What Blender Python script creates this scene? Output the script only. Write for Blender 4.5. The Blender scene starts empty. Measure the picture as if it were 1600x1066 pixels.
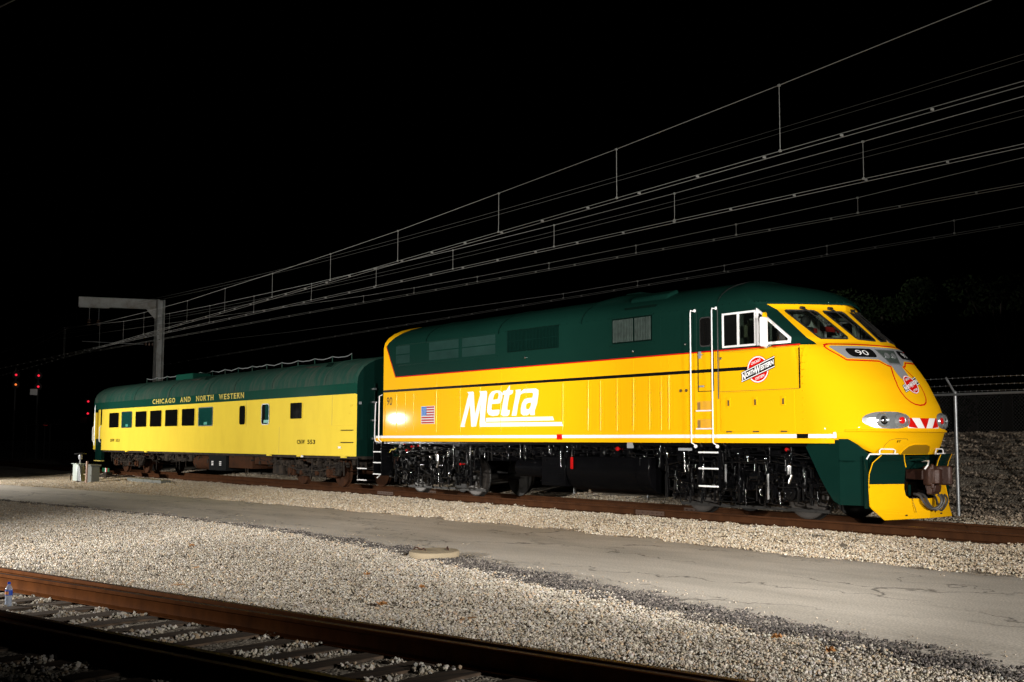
import bpy, bmesh, math, random
import numpy as np
from mathutils import Vector, Matrix
from mathutils.geometry import tessellate_polygon

random.seed(7)
rng = np.random.default_rng(7)
SC = bpy.context.scene
COL = SC.collection
R = math.radians
PI = math.pi

# ------------------------------------------------------------------ camera
cam_d = bpy.data.cameras.new('camera')
cam = bpy.data.objects.new('camera', cam_d)
COL.objects.link(cam)
SC.camera = cam
cam_d.sensor_width = 36.0
cam_d.lens = 36.0 * 1800.0 / 1600.0
cam_d.clip_end = 3000
CAMP = Vector((28.0563, -18.4557, 1.4772))
yaw, pitch, roll = 0.930625, 0.086116, 0.002493
_f = Vector((-math.sin(yaw) * math.cos(pitch), math.cos(yaw) * math.cos(pitch), math.sin(pitch)))
_r = Vector((math.cos(yaw), math.sin(yaw), 0))
_u = _r.cross(_f)
_r2 = math.cos(roll) * _r + math.sin(roll) * _u
_u2 = -math.sin(roll) * _r + math.cos(roll) * _u
cam.matrix_world = Matrix(((_r2.x, _u2.x, -_f.x, CAMP.x), (_r2.y, _u2.y, -_f.y, CAMP.y),
                           (_r2.z, _u2.z, -_f.z, CAMP.z), (0, 0, 0, 1)))

# ------------------------------------------------------------------ world: clear night
SC.view_settings.view_transform = 'Standard'
SC.view_settings.look = 'None'
SC.view_settings.exposure = 0.0
SC.view_settings.gamma = 1.0
W = bpy.data.worlds.new('World')
SC.world = W
W.use_nodes = True
wn = W.node_tree
bg = wn.nodes['Background']
sky = wn.nodes.new('ShaderNodeTexSky')
sky.sky_type = 'NISHITA'
sky.sun_disc = False
sky.sun_elevation = R(-9.0)
sky.sun_rotation = R(210)
wn.links.new(sky.outputs[0], bg.inputs[0])
bg.inputs[1].default_value = 0.05

# moonlight
sd = bpy.data.lights.new('moonlight', 'SUN')
sd.energy = 0.004
sd.angle = R(0.5)
sd.color = (0.8, 0.88, 1.0)
so = bpy.data.objects.new('moonlight', sd)
COL.objects.link(so)
so.rotation_euler = (R(50), 0, R(-35))


# the night-shoot lamps standing around the train
def lamp(name, loc, target, power, cone, blend, size, color):
    d = bpy.data.lights.new(name, 'SPOT')
    d.energy = power
    d.spot_size = R(cone)
    d.spot_blend = blend
    d.shadow_soft_size = size
    d.color = color
    o = bpy.data.objects.new(name, d)
    COL.objects.link(o)
    o.location = loc
    o.rotation_euler = (Vector(target) - Vector(loc)).to_track_quat('-Z', 'Y').to_euler()
    return o


WARM = (1.0, 0.95, 0.875)
lamp('flood_lamp', (37.0, -8.6, 4.2), (15.0, -6.0, 0.5), 17500, 62, 0.8, 0.30, WARM)      # on a stand far right of the view
lamp('flood_lamp', (27.5, -12.8, 2.8), (5.5, -1.0, 1.6), 12500, 46, 0.8, 0.30, WARM)      # for the flank
lamp('flood_lamp', (13.0, -25.0, 3.4), (0.0, -1.0, 3.9), 24000, 43, 0.8, 0.35, WARM)      # left of the view, rear flank and coach
lamp('flood_lamp', (10.0, -21.5, 2.2), (12.7, -10.9, -0.3), 9000, 80, 0.9, 0.10, WARM)    # left foreground
lamp('flood_lamp', (-24.0, -16.0, 2.6), (-16.0, -1.5, 1.8), 12500, 112, 0.7, 0.14, WARM)   # beside the coach


# ------------------------------------------------------------------ materials
def nmat(name):
    m = bpy.data.materials.new(name)
    m.use_nodes = True
    return m, m.node_tree, m.node_tree.nodes['Principled BSDF']


def mat(name, col, rough=0.5, metal=0.0, coat=0.0, var=0.12, scale=3.0, bump=0.0, bscale=40.0, emit=None, rvar=0.1, spec=0.5):
    m, t, b = nmat(name)
    tc = t.nodes.new('ShaderNodeTexCoord')
    nz = t.nodes.new('ShaderNodeTexNoise')
    nz.inputs['Scale'].default_value = scale
    nz.inputs['Detail'].default_value = 6
    t.links.new(tc.outputs['Object'], nz.inputs['Vector'])
    mx = t.nodes.new('ShaderNodeMix')
    mx.data_type = 'RGBA'
    mx.inputs[6].default_value = (*[c * (1 - var) for c in col], 1)
    mx.inputs[7].default_value = (*[min(1, c * (1 + var)) for c in col], 1)
    t.links.new(nz.outputs[0], mx.inputs[0])
    t.links.new(mx.outputs[2], b.inputs['Base Color'])
    mr = t.nodes.new('ShaderNodeMapRange')
    mr.inputs[3].default_value = max(0.02, rough - rvar)
    mr.inputs[4].default_value = min(1, rough + rvar)
    t.links.new(nz.outputs[0], mr.inputs[0])
    t.links.new(mr.outputs[0], b.inputs['Roughness'])
    b.inputs['Metallic'].default_value = metal
    b.inputs['Specular IOR Level'].default_value = spec
    if spec < .06: b.inputs['IOR'].default_value = 1.12     # clear-coated paint: the gloss is all in the coat
    b.inputs['Coat Weight'].default_value = coat
    b.inputs['Coat Roughness'].default_value = 0.035 if name.startswith('underframe') else 0.04
    if bump:
        n2 = t.nodes.new('ShaderNodeTexNoise')
        n2.inputs['Scale'].default_value = bscale
        n2.inputs['Detail'].default_value = 5
        t.links.new(tc.outputs['Object'], n2.inputs['Vector'])
        bp = t.nodes.new('ShaderNodeBump')
        bp.inputs['Strength'].default_value = bump
        bp.inputs['Distance'].default_value = 0.02
        t.links.new(n2.outputs[0], bp.inputs['Height'])
        t.links.new(bp.outputs[0], b.inputs['Normal'])
    if emit:
        b.inputs['Emission Color'].default_value = (*col, 1)
        b.inputs['Emission Strength'].default_value = emit
    return m


def dirty(name, col, col2, rough, scale=(1.2, 1.2, 0.25), coat=0.0, amount=0.5, bump=0.0):
    """paint with vertical streaks of grime"""
    m, t, b = nmat(name)
    tc = t.nodes.new('ShaderNodeTexCoord')
    mp = t.nodes.new('ShaderNodeMapping')
    mp.inputs['Scale'].default_value = scale
    nz = t.nodes.new('ShaderNodeTexNoise')
    nz.inputs['Scale'].default_value = 3.0
    nz.inputs['Detail'].default_value = 8
    nz.inputs['Roughness'].default_value = 0.65
    t.links.new(tc.outputs['Object'], mp.inputs[0])
    t.links.new(mp.outputs[0], nz.inputs['Vector'])
    cr = t.nodes.new('ShaderNodeMapRange')
    cr.inputs[1].default_value = 0.42
    cr.inputs[2].default_value = 0.72
    cr.inputs[4].default_value = amount
    t.links.new(nz.outputs[0], cr.inputs[0])
    mx = t.nodes.new('ShaderNodeMix')
    mx.data_type = 'RGBA'
    mx.inputs[6].default_value = (*col, 1)
    mx.inputs[7].default_value = (*col2, 1)
    t.links.new(cr.outputs[0], mx.inputs[0])
    t.links.new(mx.outputs[2], b.inputs['Base Color'])
    b.inputs['Roughness'].default_value = rough
    b.inputs['Specular IOR Level'].default_value = 0.05
    b.inputs['IOR'].default_value = 1.15
    b.inputs['Coat Weight'].default_value = coat * .3
    b.inputs['Coat Roughness'].default_value = 0.08
    if bump:
        bp = t.nodes.new('ShaderNodeBump')
        bp.inputs['Strength'].default_value = bump
        bp.inputs['Distance'].default_value = 0.01
        t.links.new(nz.outputs[0], bp.inputs['Height'])
        t.links.new(bp.outputs[0], b.inputs['Normal'])
    return m


def glass(name, tint=(0.75, 0.8, 0.78), opac=0.35, rough=0.02):
    m, t, b = nmat(name)
    out = t.nodes['Material Output']
    t.nodes.remove(b)
    gl = t.nodes.new('ShaderNodeBsdfGlossy')
    gl.inputs['Roughness'].default_value = rough
    gl.inputs['Color'].default_value = (1, 1, 1, 1)
    tr = t.nodes.new('ShaderNodeBsdfTransparent')
    tr.inputs['Color'].default_value = (*tint, 1)
    df = t.nodes.new('ShaderNodeBsdfDiffuse')
    df.inputs['Color'].default_value = (0.01, 0.012, 0.012, 1)
    m0 = t.nodes.new('ShaderNodeMixShader')
    m0.inputs[0].default_value = opac
    t.links.new(tr.outputs[0], m0.inputs[1])
    t.links.new(df.outputs[0], m0.inputs[2])
    lw = t.nodes.new('ShaderNodeLayerWeight')
    lw.inputs[0].default_value = 0.5
    pw = t.nodes.new('ShaderNodeMath')
    pw.operation = 'POWER'
    pw.inputs[1].default_value = 5.0
    t.links.new(lw.outputs['Facing'], pw.inputs[0])
    fr = t.nodes.new('ShaderNodeMath')
    fr.operation = 'MULTIPLY_ADD'
    fr.inputs[1].default_value = 0.85
    fr.inputs[2].default_value = 0.04
    t.links.new(pw.outputs[0], fr.inputs[0])
    mx = t.nodes.new('ShaderNodeMixShader')
    t.links.new(fr.outputs[0], mx.inputs[0])
    t.links.new(m0.outputs[0], mx.inputs[1])
    t.links.new(gl.outputs[0], mx.inputs[2])
    t.links.new(mx.outputs[0], out.inputs[0])
    return m


M = {}
M['yel'] = mat('gloss_yellow_paint', (0.86, 0.455, 0.004), 0.4, coat=0.16, var=0.03, scale=1.5, bump=0.12, bscale=2.2, spec=0.04)
M['grn'] = mat('gloss_green_paint', (0.0042, 0.0235, 0.0175), 0.4, coat=0.28, var=0.12, scale=1.2, bump=0.10, bscale=2.5, spec=.04)
M['dgrn'] = mat('dark_green_paint', (0.0030, 0.018, 0.014), 0.4, coat=0.3, var=0.15, scale=2, spec=.04, bump=.1, bscale=3)
M['red'] = mat('red_stripe_paint', (0.62, 0.008, 0.006), 0.35, coat=0.3, var=0.05, spec=.05)
M['blk'] = mat('black_stripe_paint', (0.006, 0.006, 0.006), 0.3, coat=0.4, var=0.1, spec=.05)
M['wht'] = mat('white_paint', (0.86, 0.86, 0.88), 0.35, coat=0.2, var=0.03, spec=.05)
M['gry'] = mat('grey_paint', (0.27, 0.28, 0.30), 0.35, coat=0.3, var=0.06)
M['flagblue'] = mat('flag_blue', (0.06, 0.20, 0.55), 0.4, var=0.05, spec=.04)
M['flagred'] = mat('flag_red', (0.42, 0.008, 0.015), 0.4, var=0.05, spec=.04)
M['ublk'] = mat('underframe_black', (0.003, 0.003, 0.0035), 0.12, coat=.5, var=0.3, scale=6, bump=0.12, bscale=14, spec=.1, rvar=.04)
M['tank'] = mat('tank_black', (0.0025, 0.0025, 0.003), 0.35, coat=0.12, var=0.3, scale=4, spec=.03)
M['wheel'] = mat('wheel_steel', (0.013, 0.012, 0.011), 0.55, metal=0.3, var=0.3, scale=5)
M['tread'] = mat('wheel_tread_steel', (0.045, 0.040, 0.037), 0.4, metal=0.4, var=0.2, scale=5)
M['chrome'] = mat('chrome', (0.75, 0.76, 0.78), 0.12, metal=1.0, var=0.03)
M['lens'] = mat('red_lens', (0.7, 0.01, 0.01), 0.1, coat=1.0, var=0.1)
M['valve'] = mat('red_valve_paint', (0.36, 0.006, 0.006), 0.35, coat=.4, spec=.05)
M['silver'] = mat('silver_housing', (0.50, 0.53, 0.55), 0.20, metal=0.7, var=0.05, coat=0.5)
M['rubber'] = mat('black_rubber', (0.012, 0.012, 0.012), 0.5, var=0.2)
M['couple'] = mat('rusty_coupler_steel', (0.045, 0.018, 0.012), 0.5, metal=0.2, var=0.4, scale=9, bump=0.25, bscale=30)
M['hose'] = mat('air_hose_rubber', (0.05, 0.047, 0.045), 0.5, var=0.2, scale=20)
M['slat'] = mat('grille_black_green', (0.002, 0.008, 0.006), 0.6, var=0.2, spec=.03)
M['slatg'] = mat('grille_grey', (0.050, 0.068, 0.062), 0.5, var=0.5, scale=8, spec=.05)
M['mesh'] = mat('radiator_mesh_green', (0.014, 0.038, 0.033), 0.7, var=0.4, scale=2.0, spec=.03, bump=.6, bscale=60)
M['iron'] = mat('cab_interior_grey', (0.40, 0.45, 0.40), 0.6, var=0.2)
M['beige'] = mat('cab_interior_beige', (0.62, 0.62, 0.42), 0.6, var=0.1)
M['dark'] = mat('cab_interior_dark', (0.05, 0.052, 0.05), 0.6, var=0.2)
M['redlab'] = mat('red_sign', (0.4, 0.015, 0.01), 0.5, var=0.1)
M['glass'] = glass('cab_glass', (0.55, 0.60, 0.57), 0.12)
M['shade_yel'] = mat('wing_shadow', (0.25, 0.14, 0.03), 0.5, var=0.2)  # darkened yellow: shade painted on step pocket sides and the plow notch edge
M['cyel'] = dirty('coach_yellow_paint', (0.82, 0.62, 0.062), (0.66, 0.47, 0.05), 0.5, coat=0.0, amount=0.35, scale=(0.5, 0.5, 0.25))
M['cgrn'] = dirty('coach_green_paint', (0.006, 0.050, 0.034), (0.011, 0.038, 0.028), 0.42, coat=0.1, amount=0.5)
M['croof'] = dirty('coach_roof_grimy_green', (0.016, 0.058, 0.044), (0.080, 0.078, 0.066), 0.6, scale=(1.6, .35, .35), amount=0.65)
M['cgrm'] = dirty('coach_underframe_grime', (0.026, 0.023, 0.021), (0.072, 0.055, 0.042), 0.65, scale=(1.5, 1.5, 1.5), amount=0.8, bump=0.2)
M['crust'] = dirty('coach_rusty_box', (0.060, 0.027, 0.015), (0.030, 0.018, 0.013), 0.7, scale=(1, 1, 1), amount=0.8)
M['cbox'] = mat('coach_grey_box', (0.014, 0.015, 0.016), 0.5, var=0.2, spec=.04)
M['gold'] = mat('gold_lettering', (0.62, 0.50, 0.12), 0.45, var=0.05, spec=.04)
M['oliv'] = mat('dark_olive_lettering', (0.03, 0.027, 0.010), 0.5, var=0.05, spec=.04)
M['cwin'] = mat('dark_window_glass', (0.006, 0.006, 0.006), 0.05, coat=1.0, var=0.1)
M['ctint'] = mat('teal_tinted_window', (0.008, 0.06, 0.05), 0.06, coat=.6, var=0.35, scale=1.5)
M['ctint2'] = mat('teal_window_blind', (0.10, 0.42, 0.34), 0.3, coat=0.5, var=0.1)
M['alu'] = mat('aluminium_window_frame', (0.28, 0.28, 0.26), 0.3, metal=0.7, var=0.1)
M['rail'] = dirty('rusty_rail', (0.105, 0.037, 0.012), (0.045, 0.017, 0.007), 0.62, scale=(1.2, 6, 0.6), amount=0.8, bump=0.1)
M['railtop'] = mat('rail_running_surface', (0.10, 0.06, 0.045), 0.45, metal=0.4, var=0.3, scale=3)
M['spike'] = mat('rusty_spike', (0.07, 0.035, 0.02), 0.7, var=0.4, scale=20)
M['galv'] = mat('galvanised_steel', (0.42, 0.44, 0.46), 0.4, metal=0.6, var=0.12, scale=8)
M['galvd'] = mat('dimmed_galvanised', (0.03, 0.03, 0.03), 0.8, var=0.2, spec=.1)  # darker copy of the galvanised steel: dim far end of the fence painted in
M['wire'] = mat('weathered_copper_wire', (0.115, 0.115, 0.11), 0.6, metal=0.3, var=0.1)
M['wired'] = mat('dull_feeder_wire', (0.08, 0.08, 0.075), 0.6, metal=0.2, var=0.1)
M['pole'] = dirty('grey_mast_paint', (0.40, 0.42, 0.42), (0.20, 0.17, 0.13), 0.6, scale=(.6, .6, .6), amount=0.8)
M['insul'] = mat('brown_insulator', (0.12, 0.07, 0.05), 0.25, coat=0.6)
M['cab1'] = mat('pale_instrument_case', (0.62, 0.70, 0.66), 0.35, metal=0.3, var=0.08)
M['cab2'] = mat('grey_cabinet', (0.13, 0.14, 0.13), 0.5, var=0.1)
M['conc'] = mat('tan_concrete', (0.32, 0.26, 0.175), 0.85, var=0.2, scale=6, bump=0.3, bscale=60)
M['siglamp'] = mat('red_signal_lamp', (1.0, 0.02, 0.05), 0.4, emit=1.1)
M['sigamb'] = mat('amber_signal_lamp', (1.0, 0.22, 0.04), 0.4, emit=1.0)
M['sigblk'] = mat('signal_black', (0.01, 0.01, 0.01), 0.6)
M['plate'] = mat('reflective_number_plate', (0.75, 0.75, 0.75), 0.5)
M['bark'] = mat('tree_bark', (0.05, 0.04, 0.03), 0.9, var=0.3, bump=0.4)
M['stick'] = mat('dry_wood', (0.20, 0.11, 0.05), 0.8, var=0.3, scale=10)
M['leaf'] = mat('dry_brown_leaf', (0.34, 0.15, 0.04), 0.7, var=0.3)
M['btop'] = mat('blue_plastic_cap', (0.02, 0.09, 0.65), 0.3)
M['blab'] = mat('blue_bottle_label', (0.03, 0.10, 0.60), 0.4)
M['borg'] = mat('orange_label_patch', (0.8, 0.35, 0.12), 0.4)


def mk_foliage():
    m, t, b = nmat('dark_tree_leaves')
    at = t.nodes.new('ShaderNodeAttribute')
    at.attribute_name = 'tint'
    t.links.new(at.outputs['Color'], b.inputs['Base Color'])
    b.inputs['Specular IOR Level'].default_value = 0.1
    b.inputs['Roughness'].default_value = 0.85
    return m


M['foliage'] = mk_foliage()


def mk_stone(name):
    m, t, b = nmat(name)
    at = t.nodes.new('ShaderNodeAttribute')
    at.attribute_name = 'tint'
    tc = t.nodes.new('ShaderNodeTexCoord')
    nz = t.nodes.new('ShaderNodeTexNoise')
    nz.inputs['Scale'].default_value = 60
    nz.inputs['Detail'].default_value = 4
    t.links.new(tc.outputs['Object'], nz.inputs['Vector'])
    mx = t.nodes.new('ShaderNodeMix')
    mx.data_type = 'RGBA'
    mx.blend_type = 'MULTIPLY'
    mx.inputs[0].default_value = 0.3
    t.links.new(at.outputs['Color'], mx.inputs[6])
    t.links.new(nz.outputs['Color'], mx.inputs[7])
    t.links.new(mx.outputs[2], b.inputs['Base Color'])
    b.inputs['Roughness'].default_value = 0.85
    return m


M['stone'] = mk_stone('crushed_limestone')


def mk_gravel(name, c1, c2, c3, scale=26.0):
    m, t, b = nmat(name)
    tc = t.nodes.new('ShaderNodeTexCoord')
    vo = t.nodes.new('ShaderNodeTexVoronoi')
    vo.inputs['Scale'].default_value = scale
    nd = t.nodes.new('ShaderNodeTexNoise')
    nd.inputs['Scale'].default_value = 9
    ad = t.nodes.new('ShaderNodeMix')
    ad.data_type = 'RGBA'
    ad.blend_type = 'LINEAR_LIGHT'
    ad.inputs[0].default_value = 0.06
    t.links.new(tc.outputs['Object'], ad.inputs[6])
    t.links.new(nd.outputs['Color'], ad.inputs[7])
    t.links.new(tc.outputs['Object'], nd.inputs['Vector'])
    t.links.new(ad.outputs[2], vo.inputs['Vector'])
    cr = t.nodes.new('ShaderNodeValToRGB')
    cr.color_ramp.elements[0].color = (*c1, 1)
    cr.color_ramp.elements[1].color = (*c3, 1)
    e = cr.color_ramp.elements.new(0.5)
    e.color = (*c2, 1)
    sp = t.nodes.new('ShaderNodeSeparateColor')
    t.links.new(vo.outputs['Color'], sp.inputs[0])
    t.links.new(sp.outputs[0], cr.inputs[0])
    big = t.nodes.new('ShaderNodeTexNoise')
    big.inputs['Scale'].default_value = 0.6
    big.inputs['Detail'].default_value = 6
    t.links.new(tc.outputs['Object'], big.inputs['Vector'])
    mr = t.nodes.new('ShaderNodeMapRange')
    mr.inputs[3].default_value = 0.7
    mr.inputs[4].default_value = 1.2
    t.links.new(big.outputs[0], mr.inputs[0])
    mx = t.nodes.new('ShaderNodeMix')
    mx.data_type = 'RGBA'
    mx.blend_type = 'MULTIPLY'
    mx.inputs[0].default_value = 1
    t.links.new(cr.outputs[0], mx.inputs[6])
    t.links.new(mr.outputs[0], mx.inputs[7])
    t.links.new(mx.outputs[2], b.inputs['Base Color'])
    bp = t.nodes.new('ShaderNodeBump')
    bp.invert = True
    bp.inputs['Strength'].default_value = 0.9
    bp.inputs['Distance'].default_value = 0.03
    t.links.new(vo.outputs['Distance'], bp.inputs['Height'])
    t.links.new(bp.outputs[0], b.inputs['Normal'])
    b.inputs['Roughness'].default_value = 0.95
    return m


M['gravel'] = mk_gravel('gravel_ground', (0.16, 0.13, 0.10), (0.33, 0.285, 0.225), (0.46, 0.41, 0.34))


def mk_road():
    m, t, b = nmat('worn_asphalt')
    tc = t.nodes.new('ShaderNodeTexCoord')
    fine = t.nodes.new('ShaderNodeTexNoise')
    fine.inputs['Scale'].default_value = 45
    fine.inputs['Detail'].default_value = 8
    big = t.nodes.new('ShaderNodeTexNoise')
    big.inputs['Scale'].default_value = 0.9
    big.inputs['Detail'].default_value = 8
    big.inputs['Roughness'].default_value = 0.6
    mp = t.nodes.new('ShaderNodeMapping')
    mp.inputs['Scale'].default_value = (0.35, 1.2, 1)
    t.links.new(tc.outputs['Object'], mp.inputs[0])
    t.links.new(mp.outputs[0], big.inputs['Vector'])
    t.links.new(tc.outputs['Object'], fine.inputs['Vector'])
    cr = t.nodes.new('ShaderNodeValToRGB')
    cr.color_ramp.elements[0].position = 0.3
    cr.color_ramp.elements[0].color = (0.37, 0.34, 0.295, 1)
    cr.color_ramp.elements[1].position = 0.7
    cr.color_ramp.elements[1].color = (0.60, 0.55, 0.485, 1)
    t.links.new(big.outputs[0], cr.inputs[0])
    mf = t.nodes.new('ShaderNodeMapRange')
    mf.inputs[1].default_value = 0.3
    mf.inputs[2].default_value = 0.7
    mf.inputs[3].default_value = 0.62
    mf.inputs[4].default_value = 1.30
    t.links.new(fine.outputs[0], mf.inputs[0])
    m1 = t.nodes.new('ShaderNodeMix')
    m1.data_type = 'RGBA'
    m1.blend_type = 'MULTIPLY'
    m1.inputs[0].default_value = 1
    t.links.new(cr.outputs[0], m1.inputs[6])
    t.links.new(mf.outputs[0], m1.inputs[7])
    # cracks: thin cell borders of a stretched, distorted voronoi, broken up by noise
    mp2 = t.nodes.new('ShaderNodeMapping')
    mp2.inputs['Scale'].default_value = (0.16, 0.55, 1)
    dn = t.nodes.new('ShaderNodeTexNoise')
    dn.inputs['Scale'].default_value = 2.2
    dn.inputs['Detail'].default_value = 6
    t.links.new(tc.outputs['Object'], dn.inputs['Vector'])
    dm = t.nodes.new('ShaderNodeMix')
    dm.data_type = 'RGBA'
    dm.blend_type = 'LINEAR_LIGHT'
    dm.inputs[0].default_value = 0.5
    t.links.new(tc.outputs['Object'], dm.inputs[6])
    t.links.new(dn.outputs['Color'], dm.inputs[7])
    t.links.new(dm.outputs[2], mp2.inputs[0])
    vo = t.nodes.new('ShaderNodeTexVoronoi')
    vo.feature = 'DISTANCE_TO_EDGE'
    vo.inputs['Scale'].default_value = 1.0
    t.links.new(mp2.outputs[0], vo.inputs['Vector'])
    ck = t.nodes.new('ShaderNodeMapRange')
    ck.inputs[1].default_value = 0.0
    ck.inputs[2].default_value = 0.015
    ck.inputs[3].default_value = 0.22
    ck.inputs[4].default_value = 1.0
    t.links.new(vo.outputs['Distance'], ck.inputs[0])
    m2 = t.nodes.new('ShaderNodeMix')
    m2.data_type = 'RGBA'
    m2.blend_type = 'MULTIPLY'
    gate = t.nodes.new('ShaderNodeTexNoise')
    gate.inputs['Scale'].default_value = 0.5
    t.links.new(tc.outputs['Object'], gate.inputs['Vector'])
    gm = t.nodes.new('ShaderNodeMapRange')
    gm.inputs[1].default_value = 0.36
    gm.inputs[2].default_value = 0.5
    t.links.new(gate.outputs[0], gm.inputs[0])
    t.links.new(gm.outputs[0], m2.inputs[0])
    t.links.new(m1.outputs[2], m2.inputs[6])
    t.links.new(ck.outputs[0], m2.inputs[7])
    # broken dark edge (attribute painted as material zone: bare bitumen)
    at = t.nodes.new('ShaderNodeAttribute')
    at.attribute_name = 'edge'
    en = t.nodes.new('ShaderNodeTexNoise')
    en.inputs['Scale'].default_value = 3.5
    en.inputs['Detail'].default_value = 8
    t.links.new(tc.outputs['Object'], en.inputs['Vector'])
    ea = t.nodes.new('ShaderNodeMath')
    ea.operation = 'MULTIPLY_ADD'
    ea.inputs[1].default_value = 0.9
    t.links.new(en.outputs[0], ea.inputs[0])
    t.links.new(at.outputs['Fac'], ea.inputs[2])
    er = t.nodes.new('ShaderNodeMapRange')
    er.inputs[1].default_value = 0.95
    er.inputs[2].default_value = 1.15
    t.links.new(ea.outputs[0], er.inputs[0])
    m3 = t.nodes.new('ShaderNodeMix')
    m3.data_type = 'RGBA'
    m3.inputs[7].default_value = (0.045, 0.04, 0.036, 1)
    t.links.new(er.outputs[0], m3.inputs[0])
    t.links.new(m2.outputs[2], m3.inputs[6])
    t.links.new(m3.outputs[2], b.inputs['Base Color'])
    bp = t.nodes.new('ShaderNodeBump')
    bp.inputs['Strength'].default_value = 0.35
    bp.inputs['Distance'].default_value = 0.01
    t.links.new(fine.outputs[0], bp.inputs['Height'])
    t.links.new(bp.outputs[0], b.inputs['Normal'])
    b.inputs['Roughness'].default_value = 0.85
    return m


M['road'] = mk_road()


def mk_tie():
    m, t, b = nmat('weathered_tie_wood')
    tc = t.nodes.new('ShaderNodeTexCoord')
    mp = t.nodes.new('ShaderNodeMapping')
    mp.inputs['Rotation'].default_value = (0, 0, -R(13.3))
    mp.inputs['Scale'].default_value = (14, 0.9, 6)
    nz = t.nodes.new('ShaderNodeTexNoise')
    nz.inputs['Scale'].default_value = 2.5
    nz.inputs['Detail'].default_value = 8
    t.links.new(tc.outputs['Object'], mp.inputs[0])
    t.links.new(mp.outputs[0], nz.inputs['Vector'])
    cr = t.nodes.new('ShaderNodeValToRGB')
    cr.color_ramp.elements[0].position = 0.35
    cr.color_ramp.elements[0].color = (0.03, 0.022, 0.016, 1)
    cr.color_ramp.elements[1].position = 0.7
    cr.color_ramp.elements[1].color = (0.125, 0.082, 0.052, 1)
    t.links.new(nz.outputs[0], cr.inputs[0])
    t.links.new(cr.outputs[0], b.inputs['Base Color'])
    bp = t.nodes.new('ShaderNodeBump')
    bp.inputs['Strength'].default_value = 0.8
    bp.inputs['Distance'].default_value = 0.01
    t.links.new(nz.outputs[0], bp.inputs['Height'])
    t.links.new(bp.outputs[0], b.inputs['Normal'])
    b.inputs['Roughness'].default_value = 0.85
    return m


M['tie'] = mk_tie()
M['bottle'] = glass('clear_bottle_plastic', (0.85, 0.9, 0.95), 0.45, 0.06)
for n_ in M['bottle'].node_tree.nodes:
    if n_.type == 'BSDF_DIFFUSE': n_.inputs['Color'].default_value = (.62, .68, .80, 1)


# ------------------------------------------------------------------ helpers
WLOC = {}


def wloc(o):
    return WLOC.get(o.name, Vector((0, 0, 0))) if o else Vector((0, 0, 0))


def thing(name, label, cat, loc=(0, 0, 0), group=None, kind=None):
    o = bpy.data.objects.new(name, None)
    o.empty_display_size = 0.2
    COL.objects.link(o)
    o.location = loc
    WLOC[o.name] = Vector(loc)
    o['label'] = label
    o['category'] = cat
    if group: o['group'] = group
    if kind: o['kind'] = kind
    return o


def tag(o, label=None, cat=None, group=None, kind=None):
    if label: o['label'] = label
    if cat: o['category'] = cat
    if group: o['group'] = group
    if kind: o['kind'] = kind
    return o


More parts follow.
